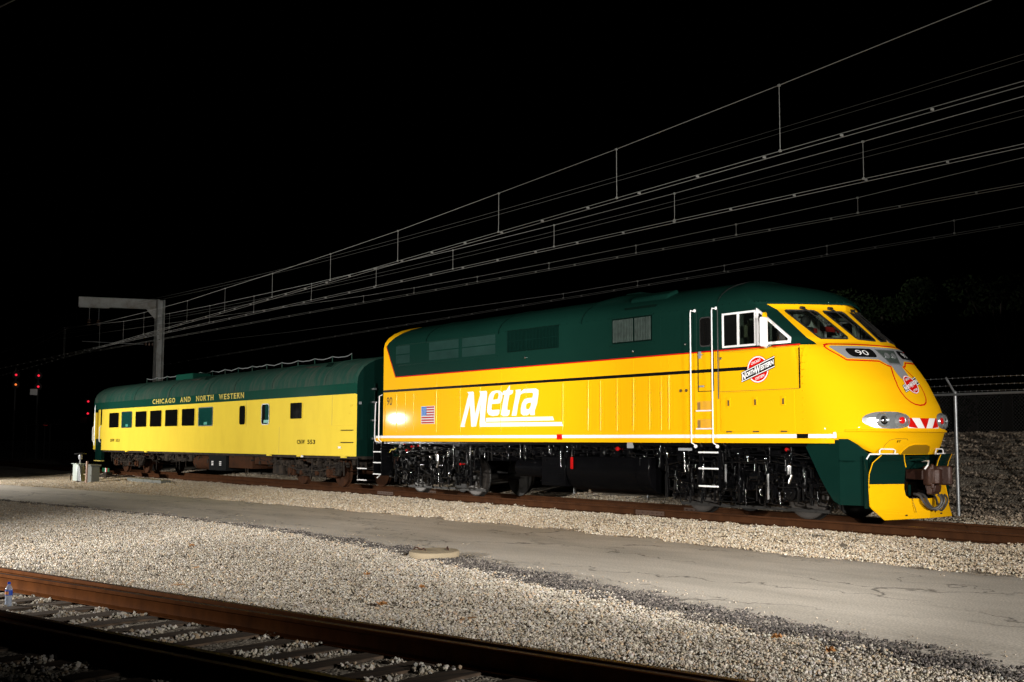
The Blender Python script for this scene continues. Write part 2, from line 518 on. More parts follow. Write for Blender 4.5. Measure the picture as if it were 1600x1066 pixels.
class MB:
    def __init__(s):
        s.V = []; s.F = []; s.I = []

    def add(s, v, f, mi=0):
        n = len(s.V)
        s.V += [tuple(p) for p in v]
        s.F += [tuple(i + n for i in q) for q in f]
        s.I += [mi] * len(f)
        return s

    def box(s, x0, x1, y0, y1, z0, z1, mi=0):
        v = [(x0, y0, z0), (x1, y0, z0), (x1, y1, z0), (x0, y1, z0), (x0, y0, z1), (x1, y0, z1), (x1, y1, z1), (x0, y1, z1)]
        return s.add(v, [(0, 3, 2, 1), (4, 5, 6, 7), (0, 1, 5, 4), (1, 2, 6, 5), (2, 3, 7, 6), (3, 0, 4, 7)], mi)

    def obox(s, c, sx, sy, sz, rot, mi=0):
        n = len(s.V)
        s.box(-sx / 2, sx / 2, -sy / 2, sy / 2, -sz / 2, sz / 2, mi)
        for i in range(n, len(s.V)):
            s.V[i] = tuple(rot @ Vector(s.V[i]) + Vector(c))
        return s

    def cyl(s, p0, p1, r0, r1=None, n=12, mi=0, caps=True):
        r1 = r0 if r1 is None else r1
        p0, p1 = Vector(p0), Vector(p1)
        d = (p1 - p0).normalized()
        a = d.orthogonal().normalized(); b = d.cross(a)
        v = []
        for p, r in ((p0, r0), (p1, r1)):
            for k in range(n):
                t = 2 * PI * k / n
                v.append(p + a * math.cos(t) * r + b * math.sin(t) * r)
        f = [(k, (k + 1) % n, n + (k + 1) % n, n + k) for k in range(n)]
        if caps:
            f += [tuple(reversed(range(n))), tuple(range(n, 2 * n))]
        return s.add(v, f, mi)

    def tube(s, pts, r, n=6, mi=0, closed=False):
        P = [Vector(p) for p in pts]
        m = len(P)
        a = None; v = []
        for i in range(m):
            if closed:
                d = (P[(i + 1) % m] - P[i - 1])
            else:
                d = P[min(i + 1, m - 1)] - P[max(i - 1, 0)]
            if d.length < 1e-9: d = Vector((0, 0, 1))
            d.normalize()
            if a is None: a = d.orthogonal().normalized()
            else:
                a = a - d * a.dot(d)
                a = a.normalized() if a.length > 1e-6 else d.orthogonal().normalized()
            b = d.cross(a)
            rr = r[i] if isinstance(r, (list, tuple)) else r
            for k in range(n):
                t = 2 * PI * k / n
                v.append(P[i] + a * math.cos(t) * rr + b * math.sin(t) * rr)
        f = []
        for i in range(m if closed else m - 1):
            j = (i + 1) % m
            f += [(i * n + k, i * n + (k + 1) % n, j * n + (k + 1) % n, j * n + k) for k in range(n)]
        if not closed:
            f += [tuple(reversed(range(n))), tuple(range((m - 1) * n, m * n))]
        return s.add(v, f, mi)

    def lathe(s, c, axis, prof, n=24, mi=0):
        c = Vector(c); d = Vector(axis).normalized()
        a = d.orthogonal().normalized(); b = d.cross(a)
        v = []
        for r, h in prof:
            for k in range(n):
                t = 2 * PI * k / n
                v.append(c + d * h + a * math.cos(t) * r + b * math.sin(t) * r)
        f = []
        for i in range(len(prof) - 1):
            f += [(i * n + k, i * n + (k + 1) % n, (i + 1) * n + (k + 1) % n, (i + 1) * n + k) for k in range(n)]
        f += [tuple(reversed(range(n))), tuple(range((len(prof) - 1) * n, len(prof) * n))]
        return s.add(v, f, mi)

    def prism(s, pts, axis, a, b, mi=0):
        """2D polygon extruded from a to b along axis ('x','y','z')"""
        def P(p, h):
            return {'x': (h, p[0], p[1]), 'y': (p[0], h, p[1]), 'z': (p[0], p[1], h)}[axis]
        n = len(pts)
        v = [P(p, a) for p in pts] + [P(p, b) for p in pts]
        f = [tuple(range(n)), tuple(reversed(range(n, 2 * n)))]
        f += [(k, n + k, n + (k + 1) % n, (k + 1) % n) for k in range(n)]
        return s.add(v, f, mi)

    def sph(s, c, r, n=10, m=6, sc=(1, 1, 1), mi=0):
        v = [(c[0], c[1], c[2] + r * sc[2])]
        for i in range(1, m):
            t = PI * i / m
            for k in range(n):
                u = 2 * PI * k / n
                v.append((c[0] + r * sc[0] * math.sin(t) * math.cos(u), c[1] + r * sc[1] * math.sin(t) * math.sin(u), c[2] + r * sc[2] * math.cos(t)))
        v.append((c[0], c[1], c[2] - r * sc[2]))
        f = [(0, 1 + k, 1 + (k + 1) % n) for k in range(n)]
        for i in range(m - 2):
            f += [(1 + i * n + k, 1 + (i + 1) * n + k, 1 + (i + 1) * n + (k + 1) % n, 1 + i * n + (k + 1) % n) for k in range(n)]
        l = len(v) - 1
        f += [(l, 1 + (m - 2) * n + (k + 1) % n, 1 + (m - 2) * n + k) for k in range(n)]
        return s.add(v, f, mi)

    def build(s, name, mats, parent=None, smooth=True, bevel=0.0, fix=True, loc=None):
        if not isinstance(mats, (list, tuple)): mats = [mats]
        org = wloc(parent)
        own = Vector(loc) if loc else org
        me = bpy.data.meshes.new(name)
        me.from_pydata([(p[0] - own.x, p[1] - own.y, p[2] - own.z) for p in s.V], [], s.F)
        for m in mats: me.materials.append(m)
        me.polygons.foreach_set('material_index', s.I)
        if fix:
            bm = bmesh.new(); bm.from_mesh(me)
            bmesh.ops.recalc_face_normals(bm, faces=bm.faces)
            bm.to_mesh(me); bm.free()
        if smooth:
            me.shade_smooth()
            me.set_sharp_from_angle(angle=R(38))
        me.update()
        o = bpy.data.objects.new(name, me)
        COL.objects.link(o)
        if parent: o.parent = parent
        if loc:
            o.location = own - org
        WLOC[o.name] = own
        if bevel:
            bv = o.modifiers.new('bevel', 'BEVEL')
            bv.width = bevel; bv.segments = 2; bv.limit_method = 'ANGLE'; bv.angle_limit = R(40)
            bv.harden_normals = False
        return o


def tess(loops):
    """2D loops (first outer, others holes) -> verts, tris"""
    L = [[Vector((x, y, 0)) for x, y in l] for l in loops]
    tr = tessellate_polygon(L)
    v = [(p.x, p.y) for l in L for p in l]
    return v, [tuple(t) for t in tr]


def text2d(body, bold=0.0, size=1.0, shear=0.0, space=1.0):
    cu = bpy.data.curves.new('t', 'FONT')
    cu.body = body; cu.size = size; cu.offset = bold; cu.shear = shear; cu.space_character = space
    cu.resolution_u = 3; cu.fill_mode = 'FRONT'
    ob = bpy.data.objects.new('t', cu)
    COL.objects.link(ob)
    dg = bpy.context.evaluated_depsgraph_get()
    me = ob.evaluated_get(dg).to_mesh()
    v = [(p.co.x, p.co.y) for p in me.vertices]
    f = [tuple(p.vertices) for p in me.polygons]
    ob.evaluated_get(dg).to_mesh_clear()
    bpy.data.objects.remove(ob); bpy.data.curves.remove(cu)
    xs = [a for a, b in v]; ys = [b for a, b in v]
    x0, x1, y0, y1 = min(xs), max(xs), min(ys), max(ys)
    return [((a - x0) / (x1 - x0), (b - y0) / (y1 - y0)) for a, b in v], f


def quadmap(v, bl, br, tl, tr):
    """unit-square points -> bilinear quad"""
    o = []
    for a, b in v:
        o.append((bl[0] * (1 - a) * (1 - b) + br[0] * a * (1 - b) + tl[0] * (1 - a) * b + tr[0] * a * b,
                  bl[1] * (1 - a) * (1 - b) + br[1] * a * (1 - b) + tl[1] * (1 - a) * b + tr[1] * a * b))
    return o


def rrect(x0, x1, z0, z1, r, n=5):
    p = []
    for cx, cz, a0 in ((x1 - r, z1 - r, 0), (x0 + r, z1 - r, 90), (x0 + r, z0 + r, 180), (x1 - r, z0 + r, 270)):
        for k in range(n + 1):
            t = R(a0 + 90 * k / n)
            p.append((cx + r * math.cos(t), cz + r * math.sin(t)))
    return p


YS = -1.58      # locomotive side plane


def side_dec(name, shapes, parent, y=YS - 0.003, m=None, mb=None, mi=0):
    """flat painted shapes on a plane y=const; shapes: list of loops-lists or (verts,faces)"""
    mb2 = mb or MB()
    for sh in shapes:
        if isinstance(sh, tuple): v, f = sh
        else: v, f = tess(sh)
        mb2.add([(a, y, b) for a, b in v], f, mi)
    if mb: return
    return mb2.build(name, m, parent, smooth=False, fix=False)


# ------------------------------------------------------------------ terrain
NT_DIR = Vector((8.0, 1.89, 0)).normalized()          # near track direction
NT_N = Vector((-NT_DIR.y, NT_DIR.x, 0))               # towards the train
NT_P = Vector((17.8, -14.98, 0))                      # centre line point of the near track


def nt_uv(x, y):
    dx, dy = x - NT_P.x, y - NT_P.y
    return dx * NT_DIR.x + dy * NT_DIR.y, dx * NT_N.x + dy * NT_N.y


def sstep(a, b, t):
    t = np.clip((t - a) / (b - a), 0, 1)
    return t * t * (3 - 2 * t)


def road_far(x):
    return np.interp(x, [-400, -40, -21.6, -14.9, -7.6, 1.3, 8.3, 11.4, 17, 19.4, 30, 400], [-60, -10.5, -7.1, -5.9, -4.7, -3.9, -3.6, -3.6, -3.75, -3.7, -3.9, -6])


def road_near(x):
    return np.interp(x, [-400, -40, -21, -8.6, -4, 1.3, 7.5, 11.8, 16.3, 19.9, 22.9, 32, 400], [-66, -16, -12.2, -10.0, -9.2, -8.35, -8.0, -8.15, -8.7, -9.2, -9.55, -10.4, -12])


def wob(x, y):
    return (np.sin(x * 1.3 + 2 * np.sin(y * .7)) * np.sin(y * 1.7 + 1.1 * np.sin(x * .9)) * 0.5
            + 0.3 * np.sin(x * 3.1 + y * 2.3) * np.sin(y * 3.7 - x * 1.9))


def gz(x, y):
    x = np.asarray(x, float); y = np.asarray(y, float)
    z = np.interp(y, [-400, -20, -9.5, -8.2, -3.9, -2.7, -1.7, 1.7, 2.6, 3.2, 4.2],
                  [-.3, -.24, -.33, -.34, -.34, -.27, -.19, -.19, -.12, -.04, .02])
    bank = sstep(3.5, 5.9, y) * 1.62 * sstep(-2, 10, x)
    bank = bank * (1 - 0.35 * sstep(8, 60, y))
    z = z + bank
    # main track bed keeps straight but fades west
    u, v = nt_uv(x, y)
    w = 1 - sstep(0.0, 1.6, np.abs(v) - 1.3)
    z = z * (1 - w) + (-0.2) * w
    berm = np.exp(-((v - 1.25) / 0.45) ** 2) * 0.075
    z = z + berm * (v > 0.82)
    off_road = sstep(0.1, 0.8, np.maximum(y - road_far(x), road_near(x) - y))
    z = z + wob(x, y) * 0.022 * off_road * (1 - w)
    return z


def grid_axis(lo, hi, step, far):
    a = list(np.arange(lo, hi + 1e-6, step))
    s = step
    x = hi
    while x < far:
        s *= 1.5; x += s; a.append(x)
    s = step; x = lo; b = []
    while x > -far:
        s *= 1.5; x -= s; b.append(x)
    return np.array(sorted(b) + a)


gx = grid_axis(-34, 27, 0.25, 900)
gy = grid_axis(-20, 9, 0.2, 900)
XX, YY = np.meshgrid(gx, gy, indexing='ij')
ZZ = gz(XX, YY)
V = np.stack([XX, YY, ZZ], -1).reshape(-1, 3)
nx, ny = len(gx), len(gy)
ii, jj = np.meshgrid(np.arange(nx - 1), np.arange(ny - 1), indexing='ij')
a = (ii * ny + jj).ravel()
Fq = np.stack([a, a + ny, a + ny + 1, a + 1], -1)
me = bpy.data.meshes.new('ground')
me.from_pydata(V.tolist(), [], Fq.tolist())
me.materials.append(M['gravel'])
me.shade_smooth()
ground = bpy.data.objects.new('ground', me)
COL.objects.link(ground)
tag(ground, 'pale gravel yard rising to a gravel bank behind the train', 'ground', kind='structure')

# road
rx = np.concatenate([np.array([-400, -250, -150, -100, -70, -50]), np.arange(-40, 30, 0.18), np.array([32, 40, 60, 100, 200, 400])])
na = 46
rv, rf, edge = [], [], []
for x in rx:
    yf, yn = float(road_far(x)), float(road_near(x)) - 0.42
    yf += 0.10 * math.sin(x * 2.1) * math.sin(x * .63) + 0.06 * math.sin(x * 6.1 + 1)
    yn += 0.12 * math.sin(x * 1.7 + 1) * math.sin(x * .45) + 0.05 * math.sin(x * 7.3) + random.uniform(-.03, .03)
    for k in range(na + 1):
        t = k / na
        t = 1 - (1 - t) ** 1.5 if t > 0 else 0
        y = yf + (yn - yf) * t
        d = (y - yn)             # distance from the near edge
        e = math.exp(-max(0, d) / (0.20 + 0.22 * min(1, max(0, (x - 3) / 14)) + 0.05 * math.sin(x * 1.3)))
        z = float(gz(x, y)) + 0.028 - 0.035 * (1 - min(1, max(0, (yf - y) / 0.25)))
        if e > 0.15:
            z += random.uniform(-.022, .012) * min(1, e * 1.6) - 0.02 * e
        rv.append((x, y, z)); edge.append(e)
for i in range(len(rx) - 1):
    for k in range(na):
        q = i * (na + 1) + k
        rf.append((q, q + 1, q + na + 2, q + na + 1))
me = bpy.data.meshes.new('road')
me.from_pydata(rv, [], rf)
at = me.attributes.new('edge', 'FLOAT', 'POINT')
at.data.foreach_set('value', edge)
me.materials.append(M['road'])
me.shade_smooth()
bm = bmesh.new(); bm.from_mesh(me); bmesh.ops.recalc_face_normals(bm, faces=bm.faces)
if bm.faces[0].normal.z < 0: bmesh.ops.reverse_faces(bm, faces=bm.faces)
bm.to_mesh(me); bm.free()
road = bpy.data.objects.new('road', me)
COL.objects.link(road)
tag(road, 'worn grey asphalt service road with a crumbled dark edge', 'road', kind='structure')


# ------------------------------------------------------------------ ballast stones (uncountable: stuff)
def stone_mesh(r, seed):
    g = random.Random(seed)
    bm = bmesh.new()
    bmesh.ops.create_icosphere(bm, subdivisions=1, radius=1)
    sx, sy, sz = g.uniform(.75, 1.25), g.uniform(.6, 1.0), g.uniform(.45, .85)
    for v in bm.verts:
        k = g.uniform(.72, 1.2)
        v.co = Vector((v.co.x * sx, v.co.y * sy, v.co.z * sz)) * k * r
    bm.transform(Matrix.Rotation(g.uniform(0, 6.28), 4, 'Z') @ Matrix.Rotation(g.uniform(-1, 1), 4, 'X') @ Matrix.Rotation(g.uniform(-1, 1), 4, 'Y'))
    v = [tuple(p.co) for p in bm.verts]
    f = [tuple(q.index for q in p.verts) for p in bm.faces]
    bm.free()
    return v, f


def clump(name, n, rad, size, palette, seed, zr=0.012):
    g = random.Random(seed)
    V, F, T = [], [], []
    pts = []
    for _ in range(n * 6):
        if len(pts) >= n: break
        a, q = g.uniform(0, 6.283), rad * math.sqrt(g.random())
        x, y = q * math.cos(a), q * math.sin(a)
        if all((x - u) ** 2 + (y - w) ** 2 > (size * 0.75) ** 2 for u, w in pts):
            pts.append((x, y))
    for i, (x, y) in enumerate(pts):
        r = size * 0.5 * g.uniform(.6, 1.35)
        v, f = stone_mesh(r, seed * 1000 + i)
        z = g.uniform(-zr, zr) + r * .15
        b = len(V)
        V += [(p[0] + x, p[1] + y, p[2] + z) for p in v]
        F += [tuple(k + b for k in q) for q in f]
        c = g.choice(palette); k = g.uniform(.85, 1.3)
        T += [(c[0] * k, c[1] * k, c[2] * k, 1)] * len(v)
    me = bpy.data.meshes.new(name)
    me.from_pydata(V, [], F)
    ca = me.color_attributes.new('tint', 'FLOAT_COLOR', 'POINT')
    ca.data.foreach_set('color', [c for t in T for c in t])
    me.materials.append(M['stone'])
    return bpy.data.objects.new(name, me)


def scatter(name, label, cat, pts, protos, smin=.85, smax=1.2):
    """pts Nx3 ; geometry nodes: random proto on every point"""
    col = bpy.data.collections.new(name + '_shapes')
    for p in protos: col.objects.link(p)
    me = bpy.data.meshes.new(name)
    me.from_pydata([tuple(p) for p in pts], [], [])
    o = bpy.data.objects.new(name, me)
    COL.objects.link(o)
    tag(o, label, cat, kind='stuff')
    ng = bpy.data.node_groups.new(name, 'GeometryNodeTree')
    ng.interface.new_socket('Geometry', in_out='INPUT', socket_type='NodeSocketGeometry')
    ng.interface.new_socket('Geometry', in_out='OUTPUT', socket_type='NodeSocketGeometry')
    N = ng.nodes
    gi, go = N.new('NodeGroupInput'), N.new('NodeGroupOutput')
    mp = N.new('GeometryNodeMeshToPoints')
    ci = N.new('GeometryNodeCollectionInfo')
    ci.inputs['Collection'].default_value = col
    ci.inputs['Separate Children'].default_value = True
    ci.inputs['Reset Children'].default_value = True
    ip = N.new('GeometryNodeInstanceOnPoints')
    ip.inputs['Pick Instance'].default_value = True
    ri = N.new('FunctionNodeRandomValue'); ri.data_type = 'INT'
    ri.inputs[4].default_value = 0; ri.inputs[5].default_value = len(protos) - 1
    rr = N.new('FunctionNodeRandomValue'); rr.data_type = 'FLOAT_VECTOR'
    rr.inputs[0].default_value = (-.12, -.12, 0); rr.inputs[1].default_value = (.12, .12, 6.283)
    rs = N.new('FunctionNodeRandomValue'); rs.data_type = 'FLOAT'
    rs.inputs[2].default_value = smin; rs.inputs[3].default_value = smax
    L = ng.links
    L.new(gi.outputs[0], mp.inputs[0])
    L.new(mp.outputs[0], ip.inputs['Points'])
    L.new(ci.outputs[0], ip.inputs['Instance'])
    L.new(ri.outputs[2], ip.inputs['Instance Index'])
    L.new(rr.outputs[0], ip.inputs['Rotation'])
    L.new(rs.outputs[1], ip.inputs['Scale'])
    L.new(ip.outputs[0], go.inputs[0])
    md = o.modifiers.new('scatter', 'NODES')
    md.node_group = ng
    return o


PAL = [(.52, .47, .39), (.46, .41, .34), (.58, .54, .47), (.42, .36, .28), (.50, .43, .33), (.36, .32, .27), (.62, .58, .52), (.44, .42, .40), (.48, .36, .24)]
PALA = [(.30, .26, .21), (.40, .36, .30), (.48, .43, .36), (.34, .29, .22), (.52, .47, .40)]
PALW = [(.58, .50, .38), (.50, .40, .28), (.62, .56, .46), (.46, .35, .23), (.56, .46, .33), (.40, .33, .26), (.66, .62, .54)]
PALD = [(.38, .30, .22), (.46, .37, .28), (.22, .17, .12), (.56, .45, .34), (.30, .23, .17), (.62, .52, .42)]
PALB = [(.07, .062, .06), (.10, .088, .082), (.05, .046, .046), (.15, .13, .115), (.20, .175, .155), (.08, .07, .066)]
clA = [clump('stone_cluster', 62, .17, .0275, PAL, 11 + i) for i in range(14)] + [clump('stone_cluster', 70, .17, .022, PALA, 211 + i) for i in range(3)]
clW = [clump('stone_cluster', 44, .17, .034, PALW, 31 + i) for i in range(10)]
clD = [clump('stone_cluster', 30, .19, .048, PALD, 51 + i, .02) for i in range(8)]
clB = [clump('asphalt_cluster', 40, .13, .027, PALB, 71 + i, .014) for i in range(8)]
clS = [clump('stone_cluster', 2 + i % 3, .16, .026, PAL + PALD, 311 + i, .001) for i in range(6)]
clN = [clump('stone_cluster', 12, .075, .038, PAL, 91 + i, .010) for i in range(12)]


def jitter(x0, x1, y0, y1, step, test):
    g = np.random.default_rng(int(abs(x0 * 7 + y0 * 13)) + 3)
    xs = np.arange(x0, x1, step); ys = np.arange(y0, y1, step)
    X, Y = np.meshgrid(xs, ys)
    X = X.ravel() + g.uniform(-.5, .5, X.size) * step
    Y = Y.ravel() + g.uniform(-.5, .5, Y.size) * step
    k = test(X, Y)
    return X[k], Y[k]


def inview(X, Y):
    # keep what the lens (and a step to either side) could see
    dx, dy = X - CAMP.x, Y - CAMP.y
    dep = dx * _f.x + dy * _f.y
    lat = dx * _r.x + dy * _r.y
    return (dep > 2) & (np.abs(lat) < dep * 0.60 + 1.8)


def tA(X, Y):
    u, v = nt_uv(X, Y)
    return (Y < road_near(X) - 0.26 - 0.30 * np.clip((X - 5) / 12, 0, 1) + 0.10 * np.sin(X * 3.3) + .06 * np.sin(X * 9.1)) & (v > 0.86) & inview(X, Y)


XA, YA = jitter(-14, 30, -16.5, -7.6, .20, tA)
XA2, YA2 = jitter(5, 29, -22, -14, .20, lambda X, Y: (nt_uv(X, Y)[1] < -1.5) & inview(X, Y))
XA = np.concatenate([XA, XA2]); YA = np.concatenate([YA, YA2])
scatter('ballast_stones', 'loose pale grey crushed stone between the road and the near track', 'gravel',
        np.stack([XA, YA, gz(XA, YA) + .004], -1), clA)
XW, YW = jitter(-30, 28, -9.5, -0.92, .21, lambda X, Y: (Y > road_far(X) - .02 + .14 * np.sin(X * 2.7)) & (Y < -.84) & inview(X, Y))
XW2, YW2 = jitter(-30, 28, -.6, .6, .24, lambda X, Y: inview(X, Y))
XW3, YW3 = jitter(-30, 28, .9, 3.1, .24, lambda X, Y: inview(X, Y))
XW = np.concatenate([XW, XW2, XW3]); YW = np.concatenate([YW, YW2, YW3])
scatter('track_ballast', 'warm tan crushed stone heaped along the rails under the train', 'ballast',
        np.stack([XW, YW, gz(XW, YW) + .006], -1), clW)
XD, YD = jitter(9, 30, 3.0, 6.4, .23, lambda X, Y: inview(X, Y))
scatter('bank_stones', 'coarse dark brown stone covering the bank behind the fence', 'gravel',
        np.stack([XD, YD, gz(XD, YD) + .01], -1), clD, .9, 1.35)
XB, YB = jitter(-10, 27, -13, -7.4, .15, lambda X, Y: (np.abs(Y - (road_near(X) - .20 - .16 * np.clip((X - 5) / 12, 0, 1))) < .10 + .26 * np.clip((X - 2) / 14, .05, 1) + .06 * np.sin(X * 2.9) + .04 * np.sin(X * 11)) & inview(X, Y))
scatter('asphalt_crumbs', 'dark broken asphalt crumbs along the near edge of the road', 'rubble',
        np.stack([XB, YB, gz(XB, YB) + .012], -1), clB)


g_ = np.random.default_rng(77)
XL = g_.uniform(-12, 25, 260)
side_ = g_.random(260) < .6
YL = np.where(side_, road_near(XL) + .05 + g_.exponential(.25, 260), road_far(XL) - .02 - g_.exponential(.18, 260))
k_ = inview(XL, YL)
XL, YL = XL[k_], YL[k_]
scatter('stray_stones', 'single stones strewn from the gravel onto both edges of the road', 'gravel',
        np.stack([XL, YL, gz(XL, YL) + .030], -1), clS, .45, .85)


# ------------------------------------------------------------------ rails and tracks
RAILP = [(-.070, 0), (.070, 0), (.070, .011), (.012, .028), (.009, .036), (.009, .130), (.014, .138), (.036, .146), (.036, .172), (.030, .180),
         (-.030, .180), (-.036, .172), (-.036, .146), (-.014, .138), (-.009, .130), (-.009, .036), (-.012, .028), (-.070, .011)]


def rail(parent, p0, p1, ztop, name='rail', h=1.0, mk='rail'):
    p0, p1 = Vector((*p0, 0)), Vector((*p1, 0))
    d = (p1 - p0).normalized(); n = Vector((-d.y, d.x, 0))
    L = (p1 - p0).length
    k = max(2, int(L / 6))
    mb = MB()
    v = []
    for i in range(k + 1):
        for a, b in RAILP:
            v.append(p0 + d * (L * i / k) + n * a + Vector((0, 0, ztop - .18 * h + b * h)))
    m = len(RAILP)
    f, mi = [], []
    for i in range(k):
        for j in range(m):
            f.append((i * m + j, i * m + (j + 1) % m, (i + 1) * m + (j + 1) % m, (i + 1) * m + j))
            mi.append(1 if j == 9 else 0)
    f.append(tuple(range(m))); f.append(tuple(range(k * m, (k + 1) * m))); mi += [0, 0]
    mb.V = [tuple(p) for p in v]; mb.F = f; mb.I = mi
    return mb.build(name, [M[mk], M['railtop']], parent)


M['raild'] = dirty('dark_brown_rail', (0.062, 0.026, 0.012), (0.030, 0.014, 0.008), 0.62, scale=(1.2, 6, 0.6), amount=0.8, bump=0.1)
tk = thing('railway_track', 'rusty track under the locomotive and coach', 'track', (0, 0, -.19))
rail(tk, (-60, -.755), (60, -.755), 0, mk='raild')
rail(tk, (-60, .755), (60, .755), 0, mk='raild')
for s in (-.755, .755):            # joint bars on the near part
    for X in (9.4, -2.0):
        mb = MB().box(X - .45, X + .45, s - .028, s + .028, -.145, -.05)
        for q in range(6): mb.cyl((X - .37 + q * .148, s - .05, -.098), (X - .37 + q * .148, s + .05, -.098), .013, n=6)
        mb.build('joint_bar', M['spike'], tk)

nt = thing('railway_track', 'rusty turnout track in the foreground with weathered wooden ties', 'track', (NT_P.x, NT_P.y, -.2))


def ntp(u, v):
    p = NT_P + NT_DIR * u + NT_N * v
    return (p.x, p.y)


rail(nt, ntp(-40, .90), ntp(14, .735), 0)
rail(nt, ntp(-40, -1.06), ntp(14, -.745), 0)
# switch rails lying against the running rails
rail(nt, ntp(-9, .50), ntp(6.5, .69), -.012, 'switch_rail', .93)
rail(nt, ntp(-9, -1.28), ntp(6.5, -.865), -.012, 'switch_rail', .93)
g = random.Random(5)
for i in range(-26, 16):
    u = i * .50 + g.uniform(-.03, .03)
    if u > 8: continue
    if not bool(inview(np.array([ntp(u, .7)[0], ntp(u, -1.6)[0]]), np.array([ntp(u, .7)[1], ntp(u, -1.6)[1]])).any()): continue
    c = NT_P + NT_DIR * u
    w = .225 + g.uniform(-.01, .015)
    sk = R(13.3) + g.uniform(-.02, .02)
    rot = Matrix.Rotation(sk, 3, 'Z')
    t = MB().obox((c.x - NT_N.x * .1, c.y - NT_N.y * .1, -.26), w, 2.75, .16, rot).build('railroad_tie', M['tie'], nt, bevel=.008)
    for v in (.80, -.85):
        pl = MB().obox((*ntp(u, v), -.172), .19, .34, .016, rot)
        pl.build('tie_plate', M['spike'], t)
        for dv in (-.115, .115):
            for du in ((-.05, .05) if dv < 0 else (0.03,)):
                x, y = ntp(u + du, v + dv)
                sp = MB().cyl((x, y, -.19), (x, y, -.125), .011, n=6)
                sp.sph((x + NT_N.x * .012 * (1 if dv < 0 else -1), y + NT_N.y * .012 * (1 if dv < 0 else -1), -.122), .022, 8, 5, (1, 1, .55))
                sp.build('spike', M['spike'], t)
# stones lying in the cribs between the ties
P = []
for i in range(-26, 16):
    for _ in range(26):
        u = (i + .5) * .50 + g.uniform(-.11, .11); v = g.uniform(-1.7, .66)
        x, y = ntp(u, v)
        if abs(v + .9) < .10: continue
        if inview(np.array([x]), np.array([y]))[0] and math.sin(i * 2.3 + v * 1.7) > -.75:
            P.append((x, y, -.186 + g.uniform(-.012, .01)))
scatter('crib_stones', 'pale stones filling the gaps between the foreground ties', 'gravel', P, clN, .8, 1.15)


# ================================================================== LOCOMOTIVE
loco = thing('diesel_locomotive', 'glossy yellow and dark green passenger locomotive numbered 90 with a streamlined nose', 'locomotive', (7.6, 0, 0))
ARB = .69        # arch height
ARZ = 4.12


def arch_h(x):
    return float(np.interp(x, [8.0, 12.24], [.69, .635]))


def arch_pts(n=14, b=ARB):
    p = [(-1.58, 1.50), (-1.58, 2.3), (-1.58, 3.257), (-1.58, ARZ)]
    for k in range(1, n):
        t = PI * k / n
        p.append((-1.58 * math.cos(t), ARZ + b * math.sin(t)))
    return p + [(1.58, ARZ), (1.58, 3.257), (1.58, 2.3), (1.58, 1.50)]


def on_green(x, z):
    """green/yellow division of the flank seen in x,z"""
    if z < 3.257: return False
    # slanted rear boundary (-.66,4.18)-(-.14,3.29)
    if z < 4.18:
        xb = -.14 + (z - 3.29) / (4.18 - 3.29) * (-.52)
    else:
        xb = -.66 + (z - 4.18) / .4 * .35
    if x < xb: return False
    # diagonal at the cab (13.28,4.16)-(14.39,3.28)
    return x < 14.39 - (z - 3.28) / .88 * 1.11


def shell(name, rows, mats, func, cuts=(), drop=None, parent=loco, closed=False):
    """rows: list of point rows (same length) -> grid mesh; cuts: (co,no) bisects; func(center)->mat index; drop(center,normal)->bool"""
    bm = bmesh.new()
    org = wloc(parent)
    G = [[bm.verts.new(Vector(p) - org) for p in r] for r in rows]
    for i in range(len(G) - 1):
        for j in range(len(G[0]) - 1):
            try: bm.faces.new((G[i][j], G[i][j + 1], G[i + 1][j + 1], G[i + 1][j]))
            except ValueError: pass
    bmesh.ops.remove_doubles(bm, verts=bm.verts, dist=1e-5)
    for co, no in cuts:
        bmesh.ops.bisect_plane(bm, geom=bm.verts[:] + bm.edges[:] + bm.faces[:], plane_co=Vector(co) - org, plane_no=Vector(no), dist=1e-5)
    kill = []
    for f in bm.faces:
        c = f.calc_center_median() + org
        if drop and drop(c): kill.append(f)
        else: f.material_index = func(c)
        f.smooth = True
    bmesh.ops.delete(bm, geom=kill, context='FACES')
    bmesh.ops.recalc_face_normals(bm, faces=bm.faces)
    me = bpy.data.meshes.new(name)
    bm.to_mesh(me); bm.free()
    for m in mats: me.materials.append(m)
    me.set_sharp_from_angle(angle=R(38))
    o = bpy.data.objects.new(name, me)
    COL.objects.link(o); o.parent = parent
    WLOC[o.name] = org
    return o


xs = [-.80, -.3, 0.5, 1.46, 3, 4.83, 6.5, 8, 9.5, 11, 12.24]
rows = [[(x, y, z) for (y, z) in arch_pts(14, arch_h(x))] for x in xs]


def slant(p, q):
    d = Vector((q[0] - p[0], 0, q[1] - p[1])); n = Vector((d.z, 0, -d.x)).normalized()
    return ((p[0], 0, p[1]), n)


hood = shell('car_body', rows, [M['yel'], M['grn']], lambda c: 1 if on_green(c.x, c.z) else 0,
             cuts=[slant((-.14, 3.29), (-.66, 4.18)), slant((-.66, 4.18), (-.31, 4.58)), ((0, 0, 4.18), (0, 0, 1)), ((0, 0, 4.6), (0, 0, 1))])
# rear end wall and floor
mb = MB()
ap = arch_pts()
mb.add([(-.80, y, z) for y, z in ap], [tuple(range(len(ap)))], 0)
mb.build('end_wall', M['dgrn'], loco, smooth=False)
MB().box(-1.30, 14.3, -1.52, 1.52, 1.38, 1.50).build('underframe', M['ublk'], loco)

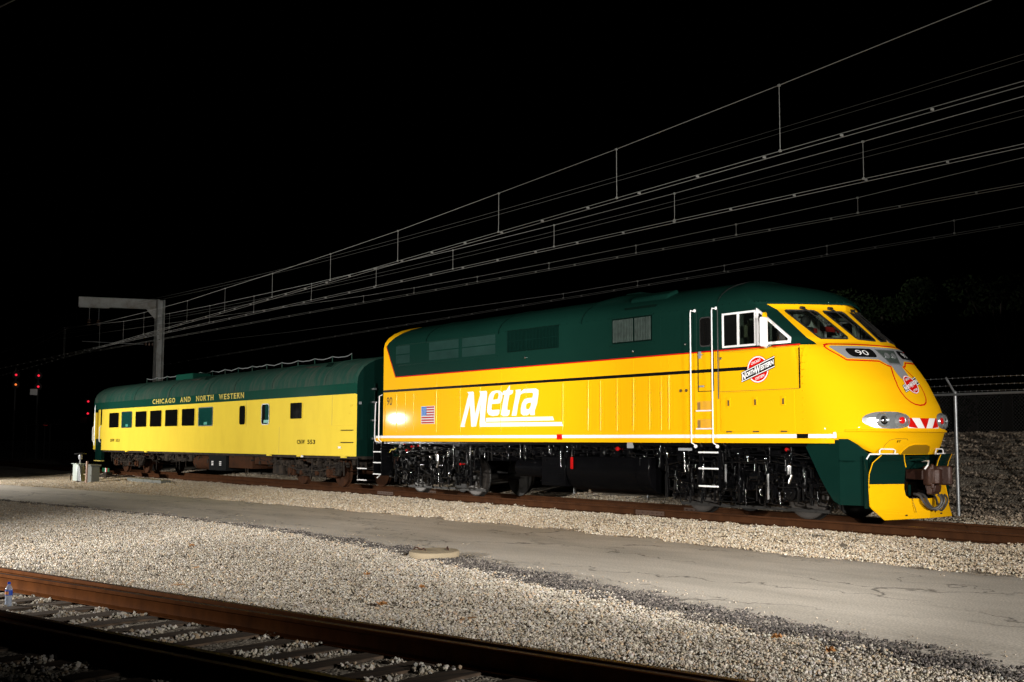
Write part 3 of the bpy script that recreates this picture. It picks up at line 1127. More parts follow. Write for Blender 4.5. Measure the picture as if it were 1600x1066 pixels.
# ---- nose / cab shell
prof = [(1.24, 15.56), (1.40, 15.66), (1.64, 15.765), (1.66, 15.79), (1.9, 15.77), (2.14, 15.69), (2.55, 15.46), (2.92, 15.18), (3.18, 14.985), (3.26, 14.94), (3.31, 14.88), (3.99, 14.12), (4.06, 14.10), (4.14, 14.12)]
parx = [(1.24, 14.4), (1.66, 14.45), (1.9, 14.4), (2.14, 14.3), (2.55, 14.15), (2.92, 14.05), (3.22, 14.05), (3.3, 14.05), (3.40, 14.02), (3.99, 13.27), (4.14, 13.2)]
nexp = [(1.24, 2.25), (2.75, 2.2), (3.0, 2.0), (3.22, 1.6), (3.3, 1.35), (3.99, 1.15), (4.14, 1.15)]   # how blunt the plan is


def itp(t, z): return float(np.interp(z, [q[0] for q in t], [q[1] for q in t]))



def nsurf(y, z, w=1.58):
    Xs = itp(parx, z); Xt = itp(prof, z)
    n = itp(nexp, z)
    k = max(0.0, 1 - (abs(y) / w) ** n)
    return Xs + (Xt - Xs) * k ** (1 / n)


def nnorm(y, z):
    e = .01
    dy = (nsurf(y + e, z) - nsurf(y - e, z)) / (2 * e)
    dz = (nsurf(y, z + e) - nsurf(y, z - e)) / (2 * e)
    return Vector((1, -dy, -dz)).normalized()


def NP(y, z, off=0.0):
    n = nnorm(y, z)
    return (nsurf(y, z) + n.x * off, y + n.y * off, z + n.z * off)


zl = [1.24, 1.30, 1.40, 1.52, 1.64, 1.66, 1.75, 1.9, 2.02, 2.14, 2.28, 2.42, 2.55, 2.68, 2.8, 2.92, 3.05, 3.18, 3.22, 3.26, 3.31, 3.4, 3.55, 3.7, 3.85, 3.99, 4.06, 4.14]
rows = []
NA = 56
for z in zl:
    Xs, Xt, NEXP = itp(parx, z), itp(prof, z), itp(nexp, z)
    row = [(x, -1.58, z) for x in np.linspace(12.24, Xs, 6)[:-1]]
    for k in range(NA + 1):
        ph = PI * k / NA
        s_, c_ = math.sin(ph), math.cos(ph)
        y = -1.58 * (1 if c_ >= 0 else -1) * abs(c_) ** (2 / NEXP)
        row.append((Xs + (Xt - Xs) * abs(s_) ** (2 / NEXP), y, z))
    row += [(x, 1.58, z) for x in np.linspace(12.24, Xs, 6)[:-1][::-1]]
    rows.append(row)
# lower edge of the yellow flank: straight at z=1.50, then sweeping down to the bumper


def zbot(x):
    return float(np.interp(x, [12, 14.93, 15.06, 15.13, 15.19, 15.25, 15.31, 15.38, 15.46], [1.50, 1.50, 1.488, 1.462, 1.425, 1.37, 1.31, 1.262, 1.24]))


NB = 5
for i in range(5):
    for j, p in enumerate(rows[i]):
        zb = zbot(p[0])
        z = 1.64 - (1.64 - max(zl[i], 1.24)) * (1.64 - zb) / (1.64 - 1.24)
        rows[i][j] = (p[0], p[1], z)

PANES = []     # windscreen panes as (y,z) quads
for sgn in (-1, 1):
    PANES.append([(sgn * 1.18, 3.975), (sgn * .63, 3.975), (sgn * .61, 3.38), (sgn * 1.15, 3.38)])
    PANES.append([(sgn * .50, 3.97), (sgn * .11, 3.96), (sgn * .065, 3.35), (sgn * .45, 3.38)])


def cutsyz(q):
    out = []
    for i in range(4):
        (y0, z0), (y1, z1) = q[i], q[(i + 1) % 4]
        d = Vector((0, y1 - y0, z1 - z0)); out.append(((0, y0, z0), Vector((0, -d.z, d.y)).normalized()))
    return out


def inpoly(p, q):
    c = False; n = len(q); j = n - 1
    for i in range(n):
        if (q[i][1] > p[1]) != (q[j][1] > p[1]) and p[0] < (q[j][0] - q[i][0]) * (p[1] - q[i][1]) / (q[j][1] - q[i][1]) + q[i][0]:
            c = not c
        j = i
    return c


SIDEW = [[(12.40, 3.33), (13.20, 3.33), (13.20, 3.96), (12.40, 3.96)]]
TRI = [(13.29, 3.33), (14.02, 3.33), (14.02, 3.39), (13.29, 3.955)]
cuts = []
for q in PANES: cuts += cutsyz(q)
cuts += [((12.40, 0, 0), (1, 0, 0)), ((13.20, 0, 0), (1, 0, 0)), ((13.29, 0, 0), (1, 0, 0)), ((14.02, 0, 0), (1, 0, 0)), ((0, 0, 3.33), (0, 0, 1)), ((0, 0, 3.96), (0, 0, 1)),
         slant((14.02, 3.39), (13.29, 3.955)), slant((13.28, 4.16), (14.39, 3.28)), ((0, 0, 3.257), (0, 0, 1))]


def ndrop(c):
    if c.x > 13.2 and abs(c.y) < 1.45 and c.z > 3.3:
        if any(inpoly((c.y, c.z), q) for q in PANES): return True
    if abs(c.y) > 1.5 and (inpoly((c.x, c.z), SIDEW[0]) or inpoly((c.x, c.z), TRI)): return True
    return False


nose = shell('cab_and_nose', rows, [M['yel'], M['grn']], lambda c: 1 if (abs(c.y) > 1.2 and on_green(c.x, c.z)) else 0, cuts=cuts, drop=ndrop)

# cab roof dome
cp = [(ARZ + (z_ - ARZ) * .92, x_) for z_, x_ in [(4.12, 14.20), (4.20, 14.08), (4.30, 13.92), (4.40, 13.72), (4.50, 13.45), (4.61, 13.02), (4.70, 12.6), (4.78, 12.35), (4.81, 12.28)]]
rows = []
NR = 12
for i in range(NR + 1):
    th = PI / 2 * i / NR
    z = ARZ + .635 * math.sin(th); w = max(.001, 1.60 * math.cos(th))
    Xt = itp(cp, z); Xs = min(12.24 + .98 * (1 - math.sin(th)), Xt - .02)
    row = [(x, -w, z) for x in np.linspace(12.24, Xs, 5)[:-1]]
    for k in range(33):
        ph = PI * k / 32
        s_, c_ = math.sin(ph), math.cos(ph)
        ne = 1.2 + .9 * math.sin(th)
        row.append((Xs + (Xt - Xs) * abs(s_) ** (2 / ne), -w * (1 if c_ >= 0 else -1) * abs(c_) ** (2 / ne), z + .012))
    row += [(x, w, z) for x in np.linspace(12.24, Xs, 5)[:-1][::-1]]
    rows.append(row)
rows.insert(0, [(p[0], p[1], p[2] - .035) for p in rows[0]])
shell('cab_roof', rows, [M['grn']], lambda c: 0)
# seam line between hood and cab
mb = MB()
mb.tube([(12.24, y * 1.004, z + .006) for y, z in arch_pts(28, .635)[1:-1]], .011, 6)
mb.build('roof_seam', M['rubber'], loco)
for X in (1.46, 4.83, 8.05):
    MB().tube([(X, y * 1.002, z + .003) for y, z in arch_pts(28, arch_h(X))[3:-3]], .007, 5).build('roof_seam', M['slat'], loco)

# rubber gaskets + glass
for i, q in enumerate(PANES):
    path = []
    for k in range(4):
        (y0, z0), (y1, z1) = q[k], q[(k + 1) % 4]
        for t in np.linspace(.06, .94, 9): path.append(NP(y0 + (y1 - y0) * t, z0 + (z1 - z0) * t, .004))
    w = MB().tube(path, .017, 6, closed=True).build('windscreen', M['rubber'], loco)
    v, f = [], []
    for a in range(5):
        for b in range(5):
            s_, t = a / 4, b / 4
            y = (q[0][0] * (1 - s_) + q[1][0] * s_) * (1 - t) + (q[3][0] * (1 - s_) + q[2][0] * s_) * t
            z = (q[0][1] * (1 - s_) + q[1][1] * s_) * (1 - t) + (q[3][1] * (1 - s_) + q[2][1] * s_) * t
            v.append(NP(y, z, -.006))
    for a in range(4):
        for b in range(4): f.append((a * 5 + b, a * 5 + b + 1, a * 5 + b + 6, a * 5 + b + 5))
    MB().add(v, f).build('pane', M['glass'], w)

for s in (-1, 1):
    yy = s * 1.585
    # sliding cab window with white frame
    def bar(mbx, x0, x1, z0, z1, t=.018): mbx.box(x0, x1, min(yy - t, yy + t), max(yy - t, yy + t), z0, z1)
    mb = MB()
    bar(mb, 12.365, 13.235, 3.945, 3.985); bar(mb, 12.365, 13.235, 3.30, 3.34)
    bar(mb, 12.365, 12.405, 3.34, 3.945); bar(mb, 13.195, 13.235, 3.34, 3.945); bar(mb, 12.76, 12.81, 3.34, 3.945, .022)
    w = mb.build('cab_window', M['wht'], loco, bevel=.004)
    MB().box(12.41, 12.76, yy - .004, yy + .004, 3.345, 3.94).build('pane', M['cwin'], w)
    MB().box(12.815, 13.19, yy - .004, yy + .004, 3.345, 3.94).build('pane', M['glass'], w)
    mb = MB()
    tri_o = [(13.255, 3.295), (14.06, 3.295), (14.06, 3.405), (13.255, 4.02)]
    tri_i = [(13.305, 3.345), (14.01, 3.345), (14.01, 3.385), (13.305, 3.935)]
    v, f = tess([tri_o, tri_i])
    mb.add([(a, yy - s * -.02, b) for a, b in v], f)
    for L in (tri_o, tri_i):
        n = len(L)
        vv = [(a, yy - .02, b) for a, b in L] + [(a, yy + .02, b) for a, b in L]
        mb.add(vv, [(k, (k + 1) % n, n + (k + 1) % n, n + k) for k in range(n)])
    w = mb.build('quarter_window', M['wht'], loco, smooth=False)
    MB().prism(tri_i, 'y', yy - .004, yy + .004).build('pane', M['glass'], w)

# cab interior seen through the glass
mb = MB().box(12.3, 14.6, -1.45, 1.45, 2.55, 2.60)
mb.build('cab_floor', M['dark'], loco)
MB().box(12.26, 12.30, -1.5, 1.5, 2.6, 4.3).build('cab_back_wall', M['iron'], loco)
MB().box(12.3, 13.2, -1.3, 1.3, 4.04, 4.07).build('cab_ceiling', M['dark'], loco)
mb = MB().box(13.5, 14.2, -1.0, -.35, 2.6, 3.25).box(13.6, 14.2, -.2, 1.0, 2.6, 3.18)
mb.obox((13.8, -.7, 3.34), .35, .6, .10, Matrix.Rotation(-.4, 3, 'Y'))
mb.build('control_desk', M['dark'], loco, bevel=.02)
MB().box(12.75, 12.95, -1.2, -.85, 3.1, 3.75).box(12.75, 13.2, -1.22, -.78, 3.0, 3.12).sph((12.9, -1.02, 3.85), .13, sc=(.8, 1, 1)).build('driver_seat', M['dark'], loco, bevel=.03)
MB().box(12.32, 13.85, 1.40, 1.44, 2.6, 3.30).box(12.32, 13.3, 1.40, 1.44, 3.98, 4.05).box(13.22, 13.28, 1.38, 1.44, 3.3, 4.0).build('cab_lining', M['iron'], loco)
MB().box(13.05, 13.16, .42, .56, 2.6, 4.03).box(13.20, 13.25, .72, 1.30, 2.6, 3.62).box(12.9, 13.0, -.1, .25, 2.6, 4.03).build('cab_column', M['iron'], loco, bevel=.01)
MB().box(13.16, 13.18, .45, 1.15, 3.70, 3.80).build('cab_warning_sign', M['redlab'], loco)
MB().box(13.35, 13.47, -.55, -.15, 3.2, 3.72).box(13.35, 13.75, -.57, -.13, 3.1, 3.2).sph((13.42, -.35, 3.84), .12, sc=(.8, 1, 1)).build('engineer_seat', M['dark'], loco, bevel=.04)
MB().box(12.62, 12.66, -1.25, -1.0, 3.52, 3.76).box(12.40, 12.44, -.9, -.5, 3.4, 3.9).build('side_notice', M['beige'], loco)
MB().box(12.8, 12.98, -.30, -.22, 2.6, 4.0).box(13.0, 13.06, .1, .5, 3.2, 3.95).box(12.6, 12.7, -.9, -.5, 3.3, 3.9).build('cab_panel', M['iron'], loco, bevel=.01)
MB().box(12.31, 12.34, -1.3, -1.05, 3.55, 3.75).build('cab_notice', M['beige'], loco)
MB().box(13.07, 13.09, -.15, .42, 3.66, 3.76).build('cab_warning_sign', M['redlab'], loco)
MB().tube([(14.25 - .05 * math.sin(t), -.40 + .085 * math.cos(t), 3.52 + .085 * math.sin(t)) for t in np.linspace(0, 2 * PI, 7)[:-1]], .012, 5, closed=True).build('desk_instrument', M['iron'], loco)

# wipers
for y in (-.84, -.33, .33, .84):
    a = Vector(NP(y, 4.02, .03)); b = Vector(NP(y + .02, 3.93, .05)); c2 = Vector(NP(y + .10, 3.62, .03))
    MB().cyl(a - Vector((0, .05, 0)), a + Vector((0, .05, 0)), .03, n=8).tube([a, b], .018, 6).tube([b, c2], .009, 5).build('wiper', M['rubber'], loco)

# ---- painted stripes on the flanks
side_dec('red_line', [[[(-.14, 3.244), (14.30, 3.244), (14.27, 3.270), (-.13, 3.270)]], [[(-.155, 3.25), (-.13, 3.27), (-.655, 4.18), (-.68, 4.175)]]], loco, m=M['red'])
side_dec('black_line', [[[(-.80, 2.840), (13.05, 2.840), (13.05, 2.908), (-.80, 2.908)]]], loco, m=M['blk'])
side_dec('red_line', [[[(-.14, 3.244), (14.30, 3.244), (14.27, 3.270), (-.13, 3.270)]]], loco, y=1.583, m=M['red'])
side_dec('black_line', [[[(-.80, 2.840), (13.05, 2.840), (13.05, 2.908), (-.80, 2.908)]]], loco, y=1.583, m=M['blk'])
MB().box(-1.20, 14.45, -1.592, -1.575, 1.535, 1.605).build('white_sill_stripe', M['wht'], loco, bevel=.003)
MB().box(-1.20, -.80, -1.59, 1.59, 1.44, 1.54).box(-1.22, 14.45, -1.588, -1.50, 1.44, 1.532).build('sill', M['yel'], loco, bevel=.003)
MB().box(14.18, 14.43, -1.602, -1.59, 1.53, 1.612).build('sill_plate', M['blk'], loco)
mb = MB().box(7.17, 7.36, -1.60, -1.594, 1.50, 1.625)
mb.build('emergency_cutoff_plate', M['red'], loco)
v, f = text2d('F', .01)
side_dec('plate_letter', [(quadmap(v, (7.25, 1.54), (7.28, 1.54), (7.25, 1.59), (7.28, 1.59)), f)], loco, y=-1.602, m=M['blk'])

# ---- operator lettering on the flank (traced shapes)
LM = [(3.471, 2.722), (3.732, 2.724), (3.769, 2.696), (3.828, 2.142), (4.054, 2.646), (4.011, 2.725), (4.321, 2.723), (4.356, 2.693), (4.356, 2.617), (4.27, 2.094), (4.271, 1.953), (4.334, 1.922), (7.339, 1.906), (7.377, 1.815), (4.037, 1.820), (4.029, 1.895), (4.078, 2.371), (3.877, 1.829), (3.662, 1.827), (3.602, 2.392), (3.36, 1.86), (3.389, 1.823), (3.168, 1.825), (3.537, 2.672)]
LE = [(4.741, 2.721), (4.911, 2.709), (5.012, 2.656), (5.013, 2.537), (4.953, 2.41), (4.879, 2.392), (4.566, 2.39), (4.549, 2.27), (4.574, 2.233), (4.897, 2.243), (4.881, 2.144), (4.813, 2.095), (4.609, 2.085), (4.436, 2.115), (4.36, 2.193), (4.366, 2.294), (4.416, 2.534), (4.467, 2.633), (4.57, 2.7)]
LEH = [(4.606, 2.493), (4.657, 2.608), (4.725, 2.655), (4.81, 2.667), (4.851, 2.642), (4.851, 2.582), (4.811, 2.499)]
LT = [(5.196, 2.72), (5.295, 2.821), (5.328, 2.819), (5.322, 2.709), (5.46, 2.701), (5.437, 2.633), (5.378, 2.602), (5.306, 2.598), (5.221, 2.315), (5.215, 2.236), (5.254, 2.216), (5.33, 2.224), (5.298, 2.117), (5.232, 2.075), (5.049, 2.072), (4.955, 2.113), (4.975, 2.202), (5.096, 2.598), (5.013, 2.607), (5.046, 2.695), (5.146, 2.702)]
LR = [(5.557, 2.707), (5.768, 2.714), (5.752, 2.648), (5.896, 2.715), (5.96, 2.719), (5.966, 2.626), (5.832, 2.615), (5.752, 2.584), (5.656, 2.325), (5.592, 2.077), (5.397, 2.08), (5.452, 2.251), (5.542, 2.522), (5.574, 2.654)]
LA = [(5.991, 2.718), (6.353, 2.715), (6.461, 2.677), (6.461, 2.572), (6.415, 2.365), (6.316, 2.176), (6.322, 2.081), (6.135, 2.084), (6.151, 2.141), (6.056, 2.089), (5.866, 2.079), (5.776, 2.129), (5.769, 2.245), (5.817, 2.379), (5.913, 2.473), (6.055, 2.493), (6.228, 2.499), (6.259, 2.588), (6.228, 2.618), (5.976, 2.626)]
LAH = [(6.181, 2.386), (6.056, 2.377), (5.986, 2.346), (5.961, 2.279), (5.993, 2.231), (6.087, 2.223), (6.157, 2.294)]
LB = [(4.316, 2.043), (7.002, 2.038), (7.062, 1.948), (4.299, 1.946)]
side_dec('side_lettering', [[LM], [LE, LEH], [LT], [LR], [LA, LAH], [LB]], loco, y=YS - .005, m=M['wht'])
v, f = text2d('90', .0)
side_dec('rear_number', [(quadmap(v, (-.60, 2.47), (-.30, 2.47), (-.60, 2.70), (-.30, 2.70)), f)], loco, m=M['blk'])

# flag
fl = MB().box(1.25, 1.93, -1.586, -1.582, 1.92, 2.40).build('flag', mat('flag_white', (.62, .62, .62), .4, spec=.04), loco)
hs = (2.385 - 1.935) / 13
side_dec('stripes', [[[(1.275, 1.935 + 2 * k * hs), (1.905, 1.935 + 2 * k * hs), (1.905, 1.935 + (2 * k + 1) * hs), (1.275, 1.935 + (2 * k + 1) * hs)]] for k in range(7)], fl, y=-1.588, m=M['flagred'])
side_dec('canton', [[[(1.275, 2.143), (1.53, 2.143), (1.53, 2.385), (1.275, 2.385)]]], fl, y=-1.590, m=M['flagblue'])
side_dec('stars', [[[(1.30 + a * .04 + (b % 2) * .02 + .008 * math.cos(t), 2.165 + b * .026 + .008 * math.sin(t)) for t in (0, 1.57, 3.14, 4.71)]] for a in range(6) for b in range(8) if 1.30 + a * .04 + (b % 2) * .02 < 1.52], fl, y=-1.592, m=M['wht'])

# railroad herald: red disc, slanted black banner


def herald(mp, parent):
    """mp(list of (x,z), level) -> 3D pts ; local coords of the flank herald"""
    def put(name, shapes, lv, m):
        mb = MB()
        for sh in shapes:
            v, f = sh if isinstance(sh, tuple) else tess(sh)
            mb.add([mp(p, lv) for p in v], f)
        return mb.build(name, m, root, smooth=False, fix=False)
    mb = MB()
    C = (13.262, 2.841)
    circ = lambda r: [(C[0] + r * 1.04 * math.cos(t), C[1] + r * math.sin(t)) for t in np.linspace(0, 2 * PI, 33)[:-1]]
    v, f = tess([circ(.262)])
    root = mb.add([mp(p, 0) for p in v], f).build('herald', M['red'], parent, smooth=False, fix=False)
    put('white_ring', [[circ(.252), circ(.228)]], 1, M['wht'])
    bl, tl, tr, br = (12.852, 2.600), (12.852, 2.804), (13.675, 3.083), (13.675, 2.857)
    put('banner', [[[bl, br, tr, tl]]], 2, M['blk'])
    def Q(a, b): return (bl[0] * (1 - a) + br[0] * a, (bl[1] * (1 - b) + tl[1] * b) * (1 - a) + (br[1] * (1 - b) + tr[1] * b) * a)
    put('banner_edges', [[[Q(.0, .06), Q(1, .06), Q(1, .14), Q(0, .14)]], [[Q(.0, .86), Q(1, .86), Q(1, .94), Q(0, .94)]]], 3, M['wht'])
    sh = []
    for body, a0, a1, b0, b1 in (('N', .02, .13, .17, .84), ('ORTH', .14, .42, .30, .74), ('W', .405, .58, .17, .84), ('ESTERN', .585, .975, .30, .74)):
        v, f = text2d(body, .045, space=.95)
        sh.append(([Q(a0 + (a1 - a0) * x, b0 + (b1 - b0) * y) for x, y in v], f))
    put('banner_lettering', sh, 3, M['wht'])
    sh = []
    k = .255 / .823
    for body, x0, x1, dz in (('CHICAGO', 13.10, 13.33, .135), ('SYSTEM', 13.20, 13.42, -.195)):
        v, f = text2d(body, .02)
        z = lambda x: 2.841 + (x - 13.262) * (.253 / .823) + dz
        sh.append(([(x0 + (x1 - x0) * a, z(x0 + (x1 - x0) * a) + .055 * b) for a, b in v], f))
    put('disc_lettering', sh, 2, M['wht'])
    return root


herald(lambda p, lv: (p[0], YS - .006 - .0022 * lv, p[1]), loco)

# battens on the flank
M['batten'] = mat('high_gloss_yellow_batten', (0.86, 0.455, 0.004), 0.35, coat=.28, var=0.03, bump=.4, bscale=7, spec=.05)
M['batten'].node_tree.nodes['Principled BSDF'].inputs['Coat Roughness'].default_value = .12
for i, x in enumerate([-.05, .42, .85, 2.02, 3.16, 4.05, 4.95, 5.98, 7.38, 8.28, 8.70, 9.25, 9.77, 10.27, 10.62, 10.85]):
    r = .008 if i % 3 else .012
    top = 2.83 if x > 1 else 2.78
    mb = MB().tube([(x, YS - .001, 1.70), (x, YS - .001, top)], r, 10)
    mb.build('panel_batten', M['batten'], loco)
    if x > 1.5: MB().tube([(x, YS + .003, 2.92), (x, YS + .003, 3.23)], r * .7, 8).build('panel_batten', M['yel'], loco)
for x in (3.16, 5.98, 9.25, 10.62):
    MB().tube([(x, YS + .002, 3.29), (x, YS + .002, 4.1)], .007, 6).build('panel_batten', M['grn'], loco)
# rivets
mb = MB()
for x in np.arange(-.4, 12.2, .24): mb.sph((x, YS, 4.19 - .02), .011, 6, 4)
for x in np.arange(12.4, 13.2, .2): mb.sph((x, -1.60, 4.17), .013, 6, 4)
for z in np.arange(3.35, 4.1, .15):
    for x in (1.40, 4.90, 9.05, 11.05): mb.sph((x, YS, z), .010, 6, 4)
mb.build('rivet_row', M['grn'], loco)
mb = MB()
for z in np.arange(1.75, 3.2, .13): mb.sph((14.33, -1.578, z), .012, 6, 4)
for x in np.arange(14.3, 14.6, .12): mb.sph((x, -1.575, 1.68), .011, 6, 4)
for z in np.arange(1.72, 2.75, .09):
    mb.sph((2.06, YS, z), .009, 6, 4); mb.sph((6.04, YS, z), .009, 6, 4)
mb.build('rivet_row', M['yel'], loco)
mb = MB()
for k in range(11):
    t = k / 10
    ph = PI * (.03 + .40 * t)
    x = 13.22 + .98 * math.sin(ph) ** (2 / 1.2); y = -1.60 * math.cos(ph) ** (2 / 1.2)
    mb.sph((x, y, 4.145), .02, 8, 5)
mb.build('rivet_row', M['grn'], loco)

# radiator screens (upper rear) and grilles
for (x0, x1) in ((-.12, .62), (1.62, 3.05), (3.22, 4.70)):
    for (z0, z1) in ((3.64, 3.87), (3.90, 4.13)):
        MB().box(x0, x1, YS - .004, YS + .01, z0, z1).build('radiator_screen', M['mesh'], loco)
MB().box(-.02, 4.8, YS - .012, YS + .01, 3.575, 3.60).box(-.02, 4.8, YS - .012, YS + .01, 4.145, 4.165).build('screen_trim', M['grn'], loco)
gr = MB().box(5.20, 7.22, YS - .002, YS + .02, 3.64, 4.18).build('side_grille', M['slat'], loco)
mb = MB()
for x in np.arange(5.25, 7.2, .055): mb.box(x, x + .010, YS - .022, YS - .002, 3.66, 4.16)
mb.box(5.20, 7.22, YS - .026, YS - .002, 3.90, 3.91)
mb.build('grille_slats', M['dgrn'], gr, smooth=False)
gr = MB().box(9.10, 10.36, YS - .002, YS + .02, 3.59, 4.14).build('side_grille', M['slat'], loco)
mb = MB()
for k, x in enumerate(np.arange(9.14, 10.32, .05)):
    if k == 13: continue
    mb.box(x, x + .03, YS - .022, YS - .002, 3.62, 4.11)
mb.build('grille_slats', M['slatg'], gr, smooth=False)
MB().box(9.05, 10.40, YS - .02, YS, 3.54, 3.57).box(9.05, 10.40, YS - .02, YS, 4.15, 4.175).build('grille_trim', M['grn'], loco, bevel=.004)
# roof furniture
rows = []
for x in np.linspace(7.75, 9.15, 15):
    t_ = math.sin(PI * (x - 7.75) / 1.4) ** .7 if 7.75 < x < 9.15 else 0
    rows.append([(x, -1.2 + 2.4 * k / 16, ARZ + ARB * math.sqrt(max(0, 1 - ((-1.2 + 2.4 * k / 16) / 1.58) ** 2)) - .01 + .085 * t_ * math.sin(PI * k / 16) ** .6) for k in range(17)])
shell('exhaust_housing', rows, [M['grn']], lambda c: 0)
MB().box(8.2, 8.7, -.35, .35, 4.80, 4.90).build('exhaust_outlet', M['slat'], loco, bevel=.03)
mb = MB().prism([(-1.42, 4.22), (-1.25, 4.60), (-.95, 4.72), (-.95, 4.3)], 'x', 9.35, 10.55)
mb.build('roof_blister', M['grn'], loco, bevel=.05)
MB().box(9.42, 10.4, -1.50, -1.36, 4.20, 4.37).build('blister_grille', M['slat'], loco)

# cab door, kick steps, handrails
d = MB()
for L in ([(11.68, 2.46), (11.70, 2.46), (11.70, 4.08), (11.68, 4.08)], [(12.10, 2.46), (12.12, 2.46), (12.12, 4.08), (12.10, 4.08)], [(11.68, 2.46), (12.12, 2.46), (12.12, 2.475), (11.68, 2.475)]):
    d.prism(L, 'y', YS - .006, YS + .004)
dr = d.build('cab_door', M['dgrn'], loco)
MB().prism(rrect(11.75, 12.07, 3.36, 3.96, .07), 'y', YS - .014, YS + .004).build('door_window_seal', M['rubber'], dr)
MB().prism(rrect(11.775, 12.045, 3.385, 3.935, .05), 'y', YS - .018, YS + .004).build('pane', M['cwin'], dr)
MB().box(11.72, 11.78, YS - .03, YS, 3.13, 3.27).box(11.72, 11.84, YS - .05, YS - .03, 3.19, 3.215).build('door_latch', M['gry'], dr, bevel=.004)
MB().box(11.73, 11.86, YS - .035, YS, 2.55, 2.585).build('door_handle', M['gry'], dr, bevel=.008)
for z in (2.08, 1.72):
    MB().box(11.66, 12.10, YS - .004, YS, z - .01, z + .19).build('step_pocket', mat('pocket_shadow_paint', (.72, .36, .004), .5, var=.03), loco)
    MB().box(11.66, 11.74, YS - .005, YS - .002, z, z + .17).build('step_pocket_side', M['shade_yel'], loco)
    MB().tube([(11.64, -1.60, z), (12.10, -1.60, z)], .016, 6).build('grab_rung', M['wht'], loco)
for X in (11.565, 12.155):
    mb = MB().tube([(X + .02, YS, 4.10), (X, YS - .075, 4.11), (X, YS - .085, 4.05), (X, YS - .085, 1.55), (X, YS - .085, 1.44), (X + .05, YS - .05, 1.40)], .0125, 8)
    mb.sph((X + .07, YS - .04, 1.37), .038, 8, 6).sph((X + .05, YS - .01, 4.11), .034, 8, 6)
    mb.build('handrail', M['wht'], loco)
mb = MB().box(11.66, 11.68, -1.56, -1.50, .50, 1.44).box(12.18, 12.20, -1.56, -1.50, .50, 1.44).box(11.675, 12.185, -1.55, -1.51, 1.36, 1.43)
st = mb.build('step_ladder', M['ublk'], loco)
for z in (1.25, .93, .58): MB().tube([(11.67, -1.57, z), (12.19, -1.57, z)], .018, 8).build('rung', M['wht'], st)
MB().box(11.10, 11.45, -1.58, -1.53, 1.28, 1.335).build('grey_sill_bracket', M['gry'], loco, bevel=.004)
# panels under the cab side
def frame_dec(x0, x1, z0, z1, t=.012):
    return [[[(x0, z0), (x1, z0), (x1, z1), (x0, z1)], [(x0 + t, z0 + t), (x1 - t, z0 + t), (x1 - t, z1 - t), (x0 + t, z1 - t)]]]
SH = mat('panel_gap_shadow', (.10, .05, .002), .6, var=.1)
side_dec('panel_gap', frame_dec(12.27, 14.26, 2.44, 3.235, .008), loco, y=YS - .002, m=SH)
hp = MB().box(12.30, 14.14, YS - .014, YS, 1.66, 2.42).build('equipment_hatch', M['yel'], loco, bevel=.008)
for x in (12.52, 13.2, 13.88):
    MB().box(x - .045, x + .045, YS - .030, YS - .012, 2.14, 2.32).build('hatch_latch', M['yel'], hp, bevel=.004)
    MB().box(x - .018, x + .022, YS - .036, YS - .028, 2.16, 2.27).build('latch_handle', SH, hp)
    MB().box(x - .07, x + .07, YS - .026, YS - .012, 1.645, 1.672).build('hinge', SH, hp)
MB().box(14.245, 14.268, YS - .010, YS, 2.45, 3.20).build('vertical_vent_slot', M['blk'], loco)
mb = MB()
for k in range(14): mb.box(11.16, 11.38, YS - .014, YS, 1.72 + k * .05, 1.735 + k * .05)
mb.build('louvre_panel', M['yel'], loco, smooth=False)
for x in (11.20, 11.36): MB().cyl((x, YS - .02, 2.50), (x, YS, 2.50), .032, n=10).build('side_socket', SH, loco)
for x, z in ((5.95, 3.48), (9.78, 3.40), (11.35, 3.45), (12.32, 3.1)): MB().sph((x, YS - .01, z), .03, 8, 6).build('lamp_fitting', M['chrome'], loco)
# mirror
mr_ = MB().box(13.60, 13.67, -1.93, -1.74, 3.24, 3.80).build('wing_mirror', M['wht'], loco, bevel=.03)
MB().tube([(13.50, -1.60, 3.72), (13.58, -1.72, 3.88), (13.63, -1.82, 3.86), (13.63, -1.83, 3.79)], .03, 6).build('mirror_arm', M['yel'], mr_)
MB().tube([(13.62, -1.58, 3.27), (13.64, -1.80, 3.22), (13.64, -1.83, 3.24)], .016, 6).build('mirror_bracket', M['chrome'], mr_)

# rear corner handrails and steps
mb = MB().tube([(-1.20, -1.56, 2.58), (-1.21, -1.60, 2.55), (-1.21, -1.62, 1.56), (-1.16, -1.62, 1.45), (-.98, -1.60, 1.42)], .015, 8).build('handrail', M['wht'], loco)
mb = MB().tube([(-.86, -1.58, 2.78), (-.86, -1.68, 2.74), (-.87, -1.68, 1.50), (-.84, -1.60, 1.42)], .015, 8).build('handrail', M['wht'], loco)
MB().tube([(-1.05, -1.0, 1.5), (-1.05, -1.0, 2.6), (-1.2, -1.5, 2.6)], .012, 6).build('rear_rail', M['chrome'], loco)
st = MB().box(-1.37, -1.355, -1.56, -1.15, .46, 1.44).box(-.93, -.915, -1.56, -1.15, .46, 1.44).build('rear_steps', M['ublk'], loco)
for z in (1.14, .83, .50):
    MB().box(-1.355, -.93, -1.56, -1.25, z - .012, z + .004).build('step_tread', M['ublk'], st)
    MB().box(-1.355, -.93, -1.576, -1.56, z - .014, z + .016).build('step_edge', M['wht'], st)

# ---- nose decorations in (y,z)


